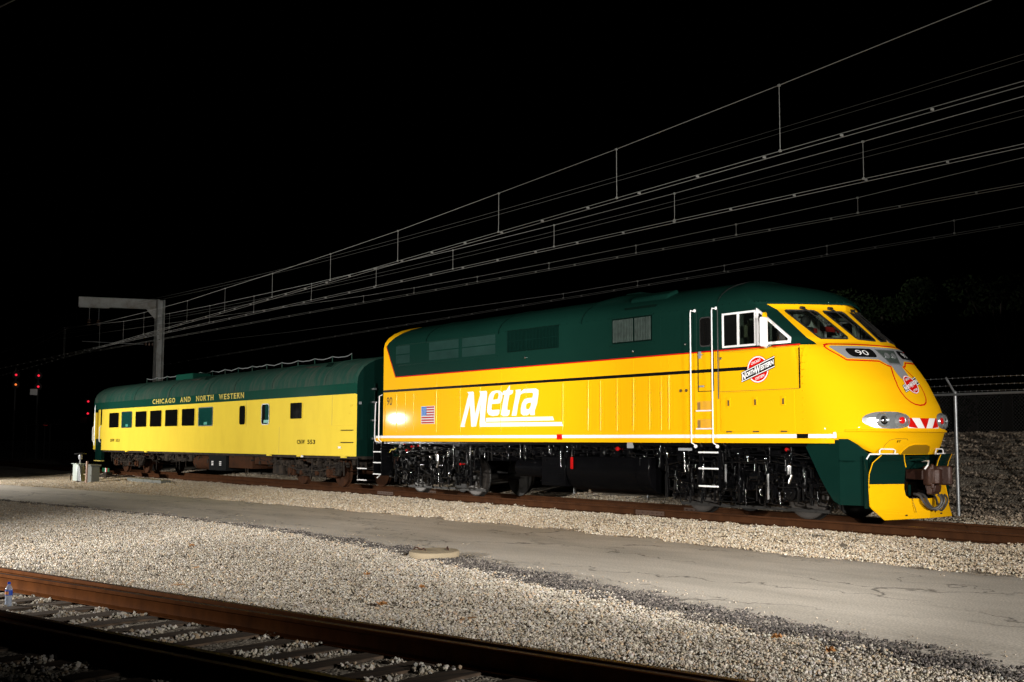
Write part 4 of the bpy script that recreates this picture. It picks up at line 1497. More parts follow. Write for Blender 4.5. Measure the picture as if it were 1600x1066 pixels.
def cut_poly(loops, step=.055):
    v, f = tess(loops) if not isinstance(loops, tuple) else loops
    bm = bmesh.new()
    vs = [bm.verts.new((0, a, b)) for a, b in v]
    for q in f:
        try: bm.faces.new([vs[i] for i in q])
        except ValueError: pass
    ys = [a for a, b in v]; zs = [b for a, b in v]
    for ax, lo, hi in ((1, min(ys), max(ys)), (2, min(zs), max(zs))):
        t = math.ceil(lo / step) * step
        while t < hi:
            co = [0, 0, 0]; co[ax] = t; no = [0, 0, 0]; no[ax] = 1
            bmesh.ops.bisect_plane(bm, geom=bm.verts[:] + bm.edges[:] + bm.faces[:], plane_co=co, plane_no=no, dist=1e-5)
            t += step
    bm.verts.index_update()
    V = [(p.co.y, p.co.z) for p in bm.verts]; F = [tuple(q.index for q in p.verts) for p in bm.faces]
    bm.free()
    return V, F


def nose_dec(name, shapes, m, off=.004, parent=loco):
    mb = MB()
    for sh in shapes:
        V, F = cut_poly(sh)
        mb.add([NP(y, z, off) for y, z in V], F)
    return mb.build(name, m, parent, smooth=True, fix=False)


def mirror(p): return p + [(-y, z) for y, z in reversed(p)]


def band(path, w, closed=False):
    """2D polyline -> list of quads (loops)"""
    out = []
    n = len(path)
    for i in range(n if closed else n - 1):
        a, b = path[i], path[(i + 1) % n]
        dx, dy = b[0] - a[0], b[1] - a[1]; l = math.hypot(dx, dy)
        if l < 1e-6: continue
        nx_, ny_ = -dy / l * w / 2, dx / l * w / 2; ex, ey = dx / l * w * .3, dy / l * w * .3
        out.append([[(a[0] + nx_ - ex, a[1] + ny_ - ey), (b[0] + nx_ + ex, b[1] + ny_ + ey), (b[0] - nx_ + ex, b[1] - ny_ + ey), (a[0] - nx_ - ex, a[1] - ny_ - ey)]])
    return out


half = [(0, 3.255), (-.6, 3.268), (-1.10, 3.268), (-1.175, 3.25), (-1.205, 3.21), (-1.18, 3.15), (-1.04, 2.955), (-.40, 2.945), (-.27, 2.865), (-.19, 2.855)]
ell = [(-.19, 2.855), (-.27, 2.72), (-.33, 2.60), (-.36, 2.48), (-.355, 2.37), (-.31, 2.26), (-.24, 2.19), (-.14, 2.145), (0, 2.13)]
ell2 = [(-.19, 2.855), (-.10, 2.90), (0, 2.91)]
for pth in (half, ell):
    pass
nose_dec('red_nose_line', band(half, .026) + band([(-y, z) for y, z in half], .026) + band(ell, .026) + band([(-y, z) for y, z in ell], .026), M['red'], .003)
grey = [(0, 3.222), (-.6, 3.232), (-1.10, 3.232), (-1.14, 3.21), (-1.01, 2.985), (-.38, 2.975), (-.24, 2.885), (-.155, 2.86), (-.155, 2.70), (-.13, 2.62)]
nose_dec('grey_nose_panel', [[mirror(grey)]], M['gry'], .004)
for s in (-1, 1):
    nb = nose_dec('number_board', [[[(s * a, b) for a, b in rrect(.36, .92, 3.015, 3.185, .07)]]], M['blk'], .008)
    v, f = text2d('90', -.005)
    cy = -.64 if s < 0 else .64
    V, F = cut_poly((quadmap(v, (cy - .12, 3.052), (cy + .12, 3.052), (cy - .12, 3.148), (cy + .12, 3.148)), f), .05)
    MB().add([NP(y, z, .011) for y, z in V], F).build('number', M['wht'], nb, smooth=False, fix=False)
# central headlamp window
cwf = nose_dec('headlamp_window', [[[(-.30, 3.185), (.30, 3.185), (.17, 2.90), (-.17, 2.90)]]], M['silver'], .007)
nose_dec('headlamp_glass', [[[(-.27, 3.165), (.27, 3.165), (.145, 2.92), (-.145, 2.92)]]], mat('headlamp_reflector', (.10, .13, .115), .15, metal=.4, coat=1), .010, cwf)
for y in (-.10, .10):
    c_ = Vector(NP(y, 3.06, .012)); n_ = nnorm(y, 3.06)
    MB().lathe(c_, n_, [(.065, 0), (.065, .012), (.05, .014), (.02, .006)], 20).build('lamp_bowl', M['silver'], cwf)
mb = MB()
for k in range(9):
    for zz in (3.205, 2.885):
        sc_ = 1 if zz > 3 else .62
        mb.sph(NP((-.28 + .07 * k) * sc_, zz, .008), .006, 6, 4)
mb.build('window_rivets', M['chrome'], cwf)
# conspicuity stripe between the headlights
hw = .43
st_ = nose_dec('nose_stripe_panel', [[[(-hw - .04, 1.715), (hw + .04, 1.715), (hw + .04, 1.895), (-hw - .04, 1.895)]]], M['wht'], .003)
z0, z1 = 1.715, 1.895
nose_dec('red_chevrons', [[[(-.14, z1), (.14, z1), (0.02, z0), (-.02, z0)]],
                          [[(-hw - .02, z1), (-.36, z1), (-.22, z0), (-hw - .02, z0 + .02)]],
                          [[(hw + .02, z1), (.36, z1), (.22, z0), (hw + .02, z0 + .02)]]], M['red'], .006, st_)
# small herald on the nose: scale the flank herald into (y,z)
def nose_map(p, lv):
    y = (p[0] - 13.262) * .70 + .055
    z = 2.515 + (p[1] - 2.841) * .66
    return NP(y, z, .006 + .002 * lv)
herald(nose_map, loco)
# headlight clusters
for s in (-1, 1):
    y0, y1, zc, zh = 1.23, .42, 1.852, .145
    out = []
    for k in range(48):
        t = 2 * PI * k / 48
        c_, s_ = math.cos(t), math.sin(t)
        yy = (y0 + y1) / 2 + (y0 - y1) / 2 * (abs(c_) ** .75) * (1 if c_ >= 0 else -1)
        hh = zh * (abs(s_) ** .75) * (1 if s_ >= 0 else -1)
        if c_ > 0: hh *= 1 - .25 * c_ ** 3
        out.append((s * yy, zc + hh))
    hb = nose_dec('headlight', [[out]], M['silver'], .006)
    MB().tube([NP(y, z, .008) for y, z in out], .008, 6, closed=True).build('headlight_rim', M['silver'], hb)
    for yc, r, red in ((.93, .098, False), (.60, .098, True)):
        c_ = Vector(NP(s * yc, zc, -.01)); n_ = nnorm(s * yc, zc)
        n_ = (n_ + Vector((.45, 0, 0))).normalized()
        MB().lathe(c_, n_, [(r * 1.45, 0), (r * 1.28, .035), (r * 1.15, .050), (r * 1.0, .052), (r * .92, .03), (r * .55, .012)], 28).build('lamp_ring', M['silver'], hb)
        if red:
            MB().lathe(c_ + n_ * .012, n_, [(r * .62, 0), (r * .62, .035), (r * .4, .05), (r * .1, .055)], 24).build('red_marker_lamp', M['lens'], hb)
        else:
            MB().lathe(c_ + n_ * .010, n_, [(r * .85, 0), (r * .80, .02), (r * .5, .012), (r * .15, .03)], 24).build('lamp_bulb', M['chrome'], hb)
# bumper lip + line under it
lip = [NP(y, 1.665, .006) for y in np.linspace(-1.42, 1.42, 60)]
MB().tube(lip, .020, 8).build('bumper_lip', M['yel'], loco)
nose_dec('coupler_opening', [[[(-.42, 1.25), (-.40, 1.32), (-.32, 1.385), (-.18, 1.415), (.18, 1.415), (.32, 1.385), (.40, 1.32), (.42, 1.25)]]], mat('opening_shaded_yellow', (.32, .17, .003), .5, var=.1), .004)  # flat patch: shade of the recess painted as darker yellow
MB().tube([NP(y, z, .004) for y, z in [(-.43, 1.25), (-.41, 1.32), (-.33, 1.395), (-.18, 1.428), (.18, 1.428), (.33, 1.395), (.41, 1.32), (.43, 1.25)]], .012, 6).build('opening_rim', M['yel'], loco)
nose_dec('access_line', band([(-.86, 1.30), (-.84, 1.42), (-.78, 1.50), (-.68, 1.525), (-.42, 1.525), (-.385, 1.50)], .007), SH, .003)
v, f = text2d('ET', .02)
V, F = cut_poly((quadmap(v, (-.63, 1.46), (-.545, 1.46), (-.63, 1.498), (-.545, 1.498)), f), .05)
MB().add([NP(y, z, .006) for y, z in V], F).build('bumper_lettering', M['blk'], loco, smooth=False, fix=False)
def ysurf(X, z):
    Xs, Xt, n = itp(parx, z), itp(prof, z), itp(nexp, z)
    t = min(1, max(0, (X - Xs) / (Xt - Xs)))
    return 1.58 * (1 - t ** n) ** (1 / n)


for s in (-1, 1):
    v, f = [], []
    Xl = np.linspace(14.44, 14.94, 12)
    for X in Xl:
        for z in (1.535, 1.605): v.append((X, s * (ysurf(X, z) + .012), z))
    for i in range(11): f.append((2 * i, 2 * i + 2, 2 * i + 3, 2 * i + 1))
    MB().add(v, f).build('stripe_wrap', M['wht'], loco, fix=False)
    v = []
    for X in Xl:
        for z in (1.44, 1.532): v.append((X, s * (ysurf(X, 1.53) + .008), z))
    MB().add(v, f).build('sill_wrap', M['yel'], loco, fix=False)
MB().box(14.93, 14.97, -1.535, -1.47, 1.53, 1.64).build('stripe_end_cap', M['wht'], loco, bevel=.01)

# ---- skirts
for s in (-1, 1):
    y0 = s * 1.46
    flat = [(14.03, 1.50), (14.249, 1.409), (14.348, 1.246), (14.465, 1.036), (14.581, .828), (14.734, .591), (14.868, .421), (15.0, .352), (15.0, 1.50)]
    mb = MB()
    mb.prism(flat, 'y', y0 - .012, y0 + .012)
    # folded panel: from x=15.0 to 15.42, y 1.50 -> 1.26
    xt = [(15.0, 1.52), (15.12, 1.52), (15.25, 1.42), (15.33, 1.34), (15.40, 1.26)]
    xb = [(15.0, .352), (15.40, .34)]
    ply = xt + [(15.40, .34), (15.0, .352)]
    fy = lambda x: s * (1.455 - (x - 15.0) * .72)
    n = len(ply)
    v = [(x, fy(x), z) for x, z in ply] + [(x, fy(x) - s * .02, z) for x, z in ply]
    mb.add(v, [tuple(range(n)), tuple(reversed(range(n, 2 * n)))] + [(k, (k + 1) % n, n + (k + 1) % n, n + k) for k in range(n)])
    mb.build('side_skirt', M['dgrn'], loco, smooth=False)
    mb = MB().box(15.03, 15.36, s * 1.46 - .02, s * 1.46 + .02, 1.13, 1.145)
    mb.build('skirt_ledge', M['dgrn'], loco)
    # return panel toward the pilot
    MB().box(15.38, 15.40, s * .95 - .33, s * .95 + .33, .30, 1.22).build('skirt_return', M['dgrn'], loco)
MB().box(15.05, 15.35, -1.1, 1.1, .95, 1.22).box(14.9, 15.1, -1.1, 1.1, 1.22, 1.5).build('buffer_beam', M['dgrn'], loco)

# ---- pilot (plow)
PLX = lambda y, z=.67: 15.83 - abs(y) * float(np.interp(z, [.1, .3, .67, .9, 1.1, 1.25], [.21, .32, .376, .35, .30, .20]))
plL = [(-1.07, 1.24), (-1.16, 1.10), (-1.18, .90), (-1.17, .67), (-1.20, .34), (-1.02, .10), (0, .112)]
noL = [(0, .460), (-.40, .462), (-.47, .52), (-.49, .63), (-.47, 1.02), (-.565, 1.24)]
for s in (-1, 1):
    L = plL + noL
    up, lo = [], []
    bm = bmesh.new()
    v, f = tess([L])
    vs = [bm.verts.new((0, a * -s, b)) for a, b in v]
    for q in f:
        try: bm.faces.new([vs[i] for i in q])
        except ValueError: pass
    bmesh.ops.bisect_plane(bm, geom=bm.verts[:] + bm.edges[:] + bm.faces[:], plane_co=(0, 0, .72), plane_no=(0, 0, 1), dist=1e-5)
    for zc in np.arange(.15, 1.2, .07):
        bmesh.ops.bisect_plane(bm, geom=bm.verts[:] + bm.edges[:] + bm.faces[:], plane_co=(0, 0, zc), plane_no=(0, 0, 1), dist=1e-5)
    for p in bm.verts: p.co.x = PLX(p.co.y, p.co.z)
    bmesh.ops.recalc_face_normals(bm, faces=bm.faces)
    if sum(q.normal.x for q in bm.faces) < 0: bmesh.ops.reverse_faces(bm, faces=bm.faces)
    for q in bm.faces: q.material_index = 0 if q.calc_center_median().z < .72 else 1
    bmesh.ops.solidify(bm, geom=bm.faces[:], thickness=.022)
    org = wloc(loco)
    for p in bm.verts: p.co -= org
    me = bpy.data.meshes.new('pilot_plow'); bm.to_mesh(me); bm.free()
    me.materials.append(M['yel']); me.materials.append(M['dgrn'])
    o = bpy.data.objects.new('pilot_plow', me); COL.objects.link(o); o.parent = loco; WLOC[o.name] = org
    MB().tube([(PLX(a, b) + .004, -s * a, b) for a, b in plL[:5]], .009, 6).tube([(PLX(-.47 - .095 * t, 1.02 + .22 * t) + .004, -s * (-.47 - .095 * t), 1.02 + .22 * t) for t in (0, .5, 1)], .009, 6).build('plow_edge', M['yel'], o)
    # grab handles
    MB().tube([(15.56, s * .62, 1.24), (15.58, s * .62, 1.315), (15.56, s * .66, 1.34), (15.50, s * .93, 1.34), (15.50, s * .97, 1.315), (15.50, s * .97, 1.24)], .013, 8).build('grab_handle', M['wht'], loco)
    MB().tube([(15.62, s * .60, 1.25), (15.42, s * 1.15, 1.25), (15.40, s * 1.22, 1.16)], .015, 8).build('lift_lever', M['wht'], loco)
MB().box(15.58, 15.66, -.50, -.46, .98, 1.17).build('notch_edge_plate', M['shade_yel'], loco)
MB().box(15.30, 15.34, -1.0, 1.0, .45, .95).build('draft_box_plate', M['ublk'], loco)
mb = MB().box(15.34, 15.50, -.48, .48, .98, 1.16).box(15.40, 15.62, -.35, -.22, 1.05, 1.12).box(15.42, 15.7, .1, .16, .95, 1.2)
mb.tube([(15.5, -.4, 1.12), (15.72, -.1, 1.16), (15.74, .1, 1.10), (15.6, .3, 1.12)], .022, 6)
mb.cyl((15.55, -.2, .7), (15.55, -.2, .5), .03).box(15.4, 15.5, -.42, -.2, .5, .58)
mb.build('draft_gear_fittings', M['dgrn'], loco, bevel=.006)
for y in (-.52, 0.55):
    MB().sph((PLX(y, .17) + .006, y, .17), .022, 8, 5, (.4, 1.6, .7)).build('plow_bolt', M['rubber'], loco)

# ---- coupler
mb = MB()
mb.box(15.42, 15.85, -.12, .12, .79, .98)
cpl = mb.build('coupler', M['couple'], loco, bevel=.02)
mb = MB()
mb.prism([(15.80, -.14), (15.88, -.22), (16.00, -.24), (16.05, -.18), (16.00, -.10), (15.96, .02), (16.00, .12), (16.12, .18), (16.15, .25), (16.04, .27), (15.88, .22), (15.80, .12)], 'z', .70, 1.04)
mb.build('coupler_head', M['couple'], cpl, bevel=.025)
mb = MB()
mb.prism([(15.95, -.22), (16.08, -.23), (16.15, -.16), (16.14, -.05), (16.07, -.01), (16.05, -.11), (15.98, -.13)], 'z', .73, .99)
mb.cyl((16.02, -.18, .64), (16.02, -.18, 1.08), .032, n=10)
mb.build('knuckle', M['couple'], cpl, bevel=.02)
MB().box(15.86, 15.97, -.14, .10, .54, .70).prism([(15.85, .52), (16.0, .58), (16.02, .70), (15.8, .70)], 'y', -.1, .1).build('lock_housing', M['couple'], cpl, bevel=.015)
MB().tube([(15.95, -.30, .99), (16.0, -.28, 1.06), (15.9, -.1, 1.13), (15.7, .0, 1.12)], .014, 6).build('release_lever', M['wht'], cpl)
# air hoses
for (ya, yb, k) in ((-.22, .04, 0), (-.10, .12, 1), (.20, .22, 2)):
    pts = [(15.66, ya, .54), (15.80, ya, .52), (15.86, ya - .02, .40), (15.90, (ya + yb) / 2, .27 - .03 * k), (15.98, yb, .30), (16.03, yb + .04, .42), (15.99, yb + .06, .50), (15.92, yb + .05, .54)]
    sm = []
    for i in range(len(pts) - 1):
        for t in (0, .33, .66): sm.append(tuple(Vector(pts[i]).lerp(Vector(pts[i + 1]), t)))
    for _ in range(2):
        sm = [sm[0]] + [tuple((Vector(sm[i - 1]) + Vector(sm[i]) * 2 + Vector(sm[i + 1])) / 4) for i in range(1, len(sm) - 1)] + [sm[-1]]
    MB().tube(sm, .026 if k < 2 else .020, 8).build('air_hose', M['hose'], loco)
MB().tube([(15.72, -.36, .5), (15.74, -.37, .40), (15.78, -.36, .28), (15.78, -.34, .22)], .006, 5).build('chain', M['chrome'], loco)

# ---- fuel tank and boxes
tkp = [(-1.42, 1.13), (-1.45, 1.08), (-1.45, .72), (-1.36, .50), (-1.15, .36), (-.8, .28), (.8, .28), (1.15, .36), (1.36, .50), (1.45, .72), (1.45, 1.08), (1.42, 1.13)]
ft = MB().prism(tkp, 'x', 7.32, 10.08).build('fuel_tank', M['tank'], loco, bevel=.03)
MB().prism([(y * 1.01, z * 1.002) for y, z in tkp], 'x', 9.66, 9.69).build('tank_seam', M['tank'], ft)
MB().cyl((8.0, -1.25, .34), (8.0, -1.30, .33), .05, n=10).build('drain_plug', M['chrome'], ft)
bx = MB().box(6.40, 7.28, -1.44, 1.2, .42, 1.10).build('battery_box', M['tank'], loco, bevel=.02)
MB().box(6.42, 7.22, -1.455, -1.44, .70, .715).box(6.42, 7.22, -1.455, -1.44, .48, .49).sph((6.58, -1.45, 1.03), .022, 6, 4).sph((7.15, -1.45, 1.03), .022, 6, 4).box(6.75, 7.0, -1.46, -1.44, .92, .94).build('box_trim', M['ublk'], bx)
MB().cyl((5.3, -1.2, .82), (6.35, -1.2, .82), .22, n=20).build('air_reservoir', M['tank'], loco, bevel=.02)
MB().cyl((10.2, -1.1, 1.0), (10.9, -1.1, 1.0), .16, n=20).build('air_reservoir', M['tank'], loco, bevel=.02)
# red handles and valves
for (x, y, z, r) in ((9.15, -1.49, 1.30, .055), (.55, -1.45, 1.30, .04), (.30, -1.46, 1.20, .035), (.15, -1.45, 1.37, .025), (.85, -1.42, 1.33, .03), (13.75, -1.38, 1.32, .04), (13.62, -1.36, 1.43, .035), (3.05, -1.5, .86, .035)):
    MB().sph((x, y, z), r, 10, 6, (1.1, .7, .9)).cyl((x, y, z), (x, y + .15, z), r * .35, n=6).build('red_valve_handle', M['valve'], loco)
MB().box(7.54, 7.62, -1.50, -1.47, .83, 1.10).build('red_pull_handle', M['valve'], loco, bevel=.008)
MB().tube([(7.59, -1.48, 1.44), (7.60, -1.49, 1.3), (7.58, -1.49, 1.1)], .010, 6).build('pull_rod', M['chrome'], loco)
MB().box(9.50, 9.68, -1.53, -1.50, 1.32, 1.46).build('sill_plate', M['gry'], loco)
MB().tube([(-.55, -1.5, 1.13), (-.40, -1.52, 1.22), (-.30, -1.52, 1.20), (-.2, -1.5, 1.25)], .012, 6).build('yellow_cable', M['gold'], loco)


# ---- trucks
def wheelset(parent, x, r=.508, hub=M['wheel'], tr=M['tread']):
    for s in (-1, 1):
        w = MB().lathe((x, s * .69, r), (0, s, 0), [(.10, -.05), (r + .028, -.032), (r + .028, -.005), (r + .004, .008), (r - .004, .10), (r - .05, .105), (r - .085, .07), (r * .55, .045), (r * .35, .06), (.12, .11), (.08, .115)], 40, 0).build('wheel', hub, parent)
        MB().lathe((x, s * .69, r), (0, s, 0), [(r + .0045, .009), (r - .0035, .101), (r - .018, .1075), (r - .05, .1065)], 40).build('tread', tr, w)
    MB().cyl((x, -.68, r), (x, .68, r), .085, n=14).build('axle', hub, parent)


def clutter(name, parent, x0, x1, y, z0, z1, n, m, seed, scale=1.0):
    """small fittings: pipes, brackets, bolts, cans; leaning rods and balls added for glints"""
    g = random.Random(seed)
    mb = MB()
    for _ in range(n):
        k = g.random(); x = g.uniform(x0, x1); z = g.uniform(z0, z1); yy = y + g.uniform(-.02, .10)
        if k < .34:
            l = g.uniform(.15, .6) * scale; r = g.uniform(.008, .02)
            pts = [(x, yy, z), (x + l * .15, yy - .01, z), (x + l * .2, yy - .01, z - g.uniform(.03, .12)), (x + l, yy, z - g.uniform(.03, .15))]
            mb.tube(pts, r, 6)
        elif k < .56:
            l = g.uniform(.1, .38) * scale
            mb.cyl((x, yy - .02, z), (x + g.uniform(-.03, .03), yy - .02 - l * g.uniform(-.04, .06), max(.22, z - l)), g.uniform(.012, .026), n=12)  # rods lean on purpose so the lamps glint on them
        elif k < .78:
            mb.obox((x, yy, z), g.uniform(.04, .16) * scale, g.uniform(.04, .10), g.uniform(.04, .14) * scale, Matrix.Rotation(g.uniform(-.25, .25), 3, 'Y'))
        else:
            mb.cyl((x, yy - .05, z), (x, yy + .03, z), g.uniform(.02, .055) * scale, n=9)
            mb.sph((x, yy - .06, z), g.uniform(.018, .036), 12, 8)
    return mb.build(name, m, parent, bevel=.003)


def truck(X, seed):
    cx = X + 1.372
    t = MB()
    for s in (-1, 1):
        y = s * 1.13
        side = [(X - .62, .80), (X - .52, .98), (X + .45, 1.02), (X + .75, .86), (X + 1.0, .74), (X + 1.74, .74), (X + 2.0, .86), (X + 2.30, 1.02), (X + 3.27, .98), (X + 3.37, .80), (X + 3.30, .70), (X + 2.3, .82), (X + 1.95, .62), (X + 1.75, .52), (X + 1.0, .52), (X + .8, .62), (X + .45, .82), (X - .55, .70)]
        t.prism(side, 'y', y - .09, y + .09)
    t.box(cx - .35, cx + .35, -1.1, 1.1, .62, .95)
    root = t.build('truck', M['ublk'], loco, bevel=.02)
    for dx in (0, 2.743):
        wheelset(root, X + dx)
        for s in (-1, 1):
            y = s * 1.16
            MB().box(X + dx - .20, X + dx + .20, y - .10, y + .10, .34, .70).cyl((X + dx, y, .508), (X + dx, y + s * .16, .508), .14, n=20).cyl((X + dx, y, .508), (X + dx, y + s * .185, .508), .06, n=12).build('axle_box', M['ublk'], root, bevel=.015)
            for q in (-.30, .30):
                MB().tube([(X + dx + q + .055 * math.cos(a), y + .055 * math.sin(a), .50 + .028 * a / 1.0 * .32) for a in np.linspace(0, 2 * PI * 5, 60)], .014, 5).build('coil_spring', M['ublk'], root)
            MB().box(X + dx - .42, X + dx + .42, y - .07, y + .07, .36, .42).build('pedestal_tie', M['ublk'], root, bevel=.01)
    y = -1.30
    # dampers, brake cylinders, sanders, steps: near side
    for dx in (-.52, .55, 2.2, 3.25):
        MB().cyl((X + dx, y, .30), (X + dx, y, .78), .040, n=12).cyl((X + dx, y, .60), (X + dx, y, 1.0), .026, n=10).build('damper', M['ublk'], root)
    for dx in (.95, 1.85):
        MB().cyl((X + dx, y - .02, .80), (X + dx + .22, y - .02, .80), .10, n=18).cyl((X + dx + .22, y - .02, .80), (X + dx + .26, y - .02, .80), .06, n=12).build('brake_cylinder', M['ublk'], root, bevel=.01)
    MB().box(cx - .34, cx + .32, -1.52, -1.28, .50, .52).box(cx - .34, cx - .31, -1.40, -1.36, .2, .5).box(cx + .29, cx + .32, -1.52, -1.48, .28, .95).box(cx - .36, cx - .33, -1.52, -1.48, .28, .75).box(cx - .36, cx + .32, -1.52, -1.30, .29, .31).build('truck_step', M['ublk'], root, bevel=.004)
    MB().tube([(X - .5, -1.38, .98), (X + .3, -1.40, 1.10), (X + 1.2, -1.40, 1.05), (X + 2.3, -1.38, 1.12), (X + 3.2, -1.36, 1.0)], .022, 8).tube([(X - .3, -1.36, .68), (X + .4, -1.38, .60), (X + .7, -1.38, .66)], .016, 6).build('brake_pipe', M['ublk'], root)
    MB().box(X - .55, X + 3.3, -.86, -.80, .14, .20).build('brake_beam', M['wheel'], root)
    for dx in (-.62, 2.05): MB().obox((X + dx + .02, -.95, .48), .06, .10, .42, Matrix.Rotation(.12, 3, 'Y')).build('brake_shoe', M['wheel'], root)
    for i in range(5):
        clutter('truck_fittings', root, X - .55 + i * .78, X + .25 + i * .78, -1.32 - .03 * (i % 2), .34, 1.12, 42, M['ublk'], seed + i)
    return root


truck(0, 100)
truck(11.0, 200)
for (x, z, l) in ((1.98, .92, .30), (13.92, .86, .28)):
    MB().cyl((x, -1.50, z), (x, -1.50, z + l * .55), .055, n=16).sph((x, -1.50, z + l * .55), .055, 12, 8).cyl((x - .01, -1.52, z - .16), (x + .05, -1.50, z), .035, n=10).build('air_filter_can', M['chrome'], loco)
for (x, y, z) in ((.35, -1.50, .95), (1.6, -1.5, 1.02), (2.5, -1.49, .62), (11.3, -1.5, .98), (12.9, -1.5, 1.18), (13.2, -1.5, .55), (3.6, -1.5, 1.2), (10.7, -1.48, 1.22)):  # chrome bits added to put glints into the black underframe
    MB().cyl((x, y, z), (x + .05, y - .02, z - .10), .022, n=12).sph((x, y, z), .03, 12, 8).build('glint_fitting', M['chrome'], loco)
for (x, z0, z1) in ((13.4, .38, .86), (12.33, .68, 1.02), (3.98, .30, .78), (2.95, .9, 1.15)):
    MB().cyl((x, -1.50, z0), (x, -1.50, z1), .028, n=10).build('chrome_damper', M['chrome'] if x in (13.4, 12.33) else M['ublk'], loco)
# pipework under the sill
for i in range(9):
    clutter('underframe_fittings', loco, -.7 + i * 1.6, 1.1 + i * 1.6, -1.40, 1.12, 1.42, 34, M['ublk'], 300 + i, 1.3)
for k, (yy, zz) in enumerate(((-1.38, 1.37), (-1.34, 1.28), (-1.42, 1.20))):
    pts = [(x, yy + .02 * math.sin(x * 2 + k), zz + .015 * math.sin(x * 1.3 + 2 * k)) for x in np.arange(-.9, 14.0, .5)]
    MB().tube(pts, .020 - .003 * k, 7).build('train_pipe', M['ublk'], loco)
MB().box(-1.28, 14.0, -.7, .7, .95, 1.40).build('centre_sill', M['tank'], loco)
# rear coupler and connections
MB().box(-1.9, -1.2, -.13, .13, .78, .98).box(-2.0, -1.75, -.2, .2, .72, 1.02).build('rear_coupler', M['couple'], loco, bevel=.02)


# ================================================================== COACH
coach = thing('passenger_coach', 'pale yellow coach with a grimy green roof and gold lettering behind the locomotive', 'railway coach', (-15.2, 0, 0))
CY = 1.52


def carch(n=16, h=4.08):
    p = [(-CY, .99), (-CY, 1.9), (-CY, 2.882), (-CY, 3.20)]
    for k in range(1, n):
        t = PI * k / n
        c_ = math.cos(t)
        p.append((-CY * (abs(c_) ** .92) * (1 if c_ >= 0 else -1), 3.20 + (h - 3.20) * math.sin(t) ** .88))
    return p + [(CY, 3.20), (CY, 2.882), (CY, 1.9), (CY, .99)]


rows = [[(x, y, z) for y, z in carch()] for x in (-26.86, -22, -17, -12, -7, -2.62)]
ca2 = [(y * .965, .99 + (z - .99) * .985) for y, z in carch()]
rows.append([(-2.55, y, z) for y, z in ca2])
shell('coach_body', rows, [M['cyel'], M['cgrn'], M['croof']], lambda c: 0 if c.z < 2.882 else (1 if c.z < 3.203 else 2), parent=coach)
rows = [[(x, y, z) for y, z in carch()[2:-2]] for x in (-28.1, -26.86)]
shell('vestibule_roof', rows, [M['cgrn'], M['croof']], lambda c: 0 if c.z < 3.203 else 1, parent=coach)
mb = MB().add([(-2.549, y, z) for y, z in ca2], [tuple(range(len(ca2)))])
mb.build('end_wall', M['dgrn'], coach, smooth=False)
ew = MB().box(-2.55, -2.30, -.62, .62, 1.1, 3.45).build('end_diaphragm', M['dgrn'], coach, bevel=.05)
MB().tube([(-2.5, -.9, 1.3), (-2.48, -.92, 2.4), (-2.48, -.9, 3.2)], .018, 6).build('end_pipe', M['dgrn'], coach)
for z in (1.5, 2.05, 2.6, 3.0): MB().box(-2.55, -2.46, -.95, -.85, z, z + .05).build('pipe_clip', M['galv'], coach)
MB().box(-2.56, -2.50, -1.40, -1.34, 2.55, 2.63).build('end_lamp_socket', M['gry'], coach)
MB().box(-28.12, -2.57, -1.45, 1.45, .90, 1.02).build('underframe', M['cgrm'], coach)
mb = MB().add([(-28.1, y, z) for y, z in carch()], [tuple(range(len(carch())))])
mb.build('end_wall', M['dgrn'], coach, smooth=False)
# body beadings
MB().box(-26.8, -2.65, -1.527, -1.52, 1.915, 1.93).build('body_bead', M['cyel'], coach)
MB().box(-26.86, -2.62, -1.532, -1.52, 2.874, 2.890).build('body_bead', M['cgrn'], coach)
MB().box(-26.9, -2.62, -1.535, -1.51, 3.195, 3.215).build('gutter', M['croof'], coach)
MB().box(-26.86, -2.60, -1.524, -1.50, .985, 1.02).build('lower_edge', M['cyel'], coach)
CG = mat('coach_panel_gap', (.30, .22, .04), .6, var=.1)
mb = MB()
for x, z0, z1 in ((-10.47, 1.93, 2.87), (-7.77, 1.02, 1.92), (-4.03, 1.93, 2.87)):
    mb.box(x - .005, x + .005, -1.523, -1.519, z0, z1)
mb.build('panel_gap', CG, coach)
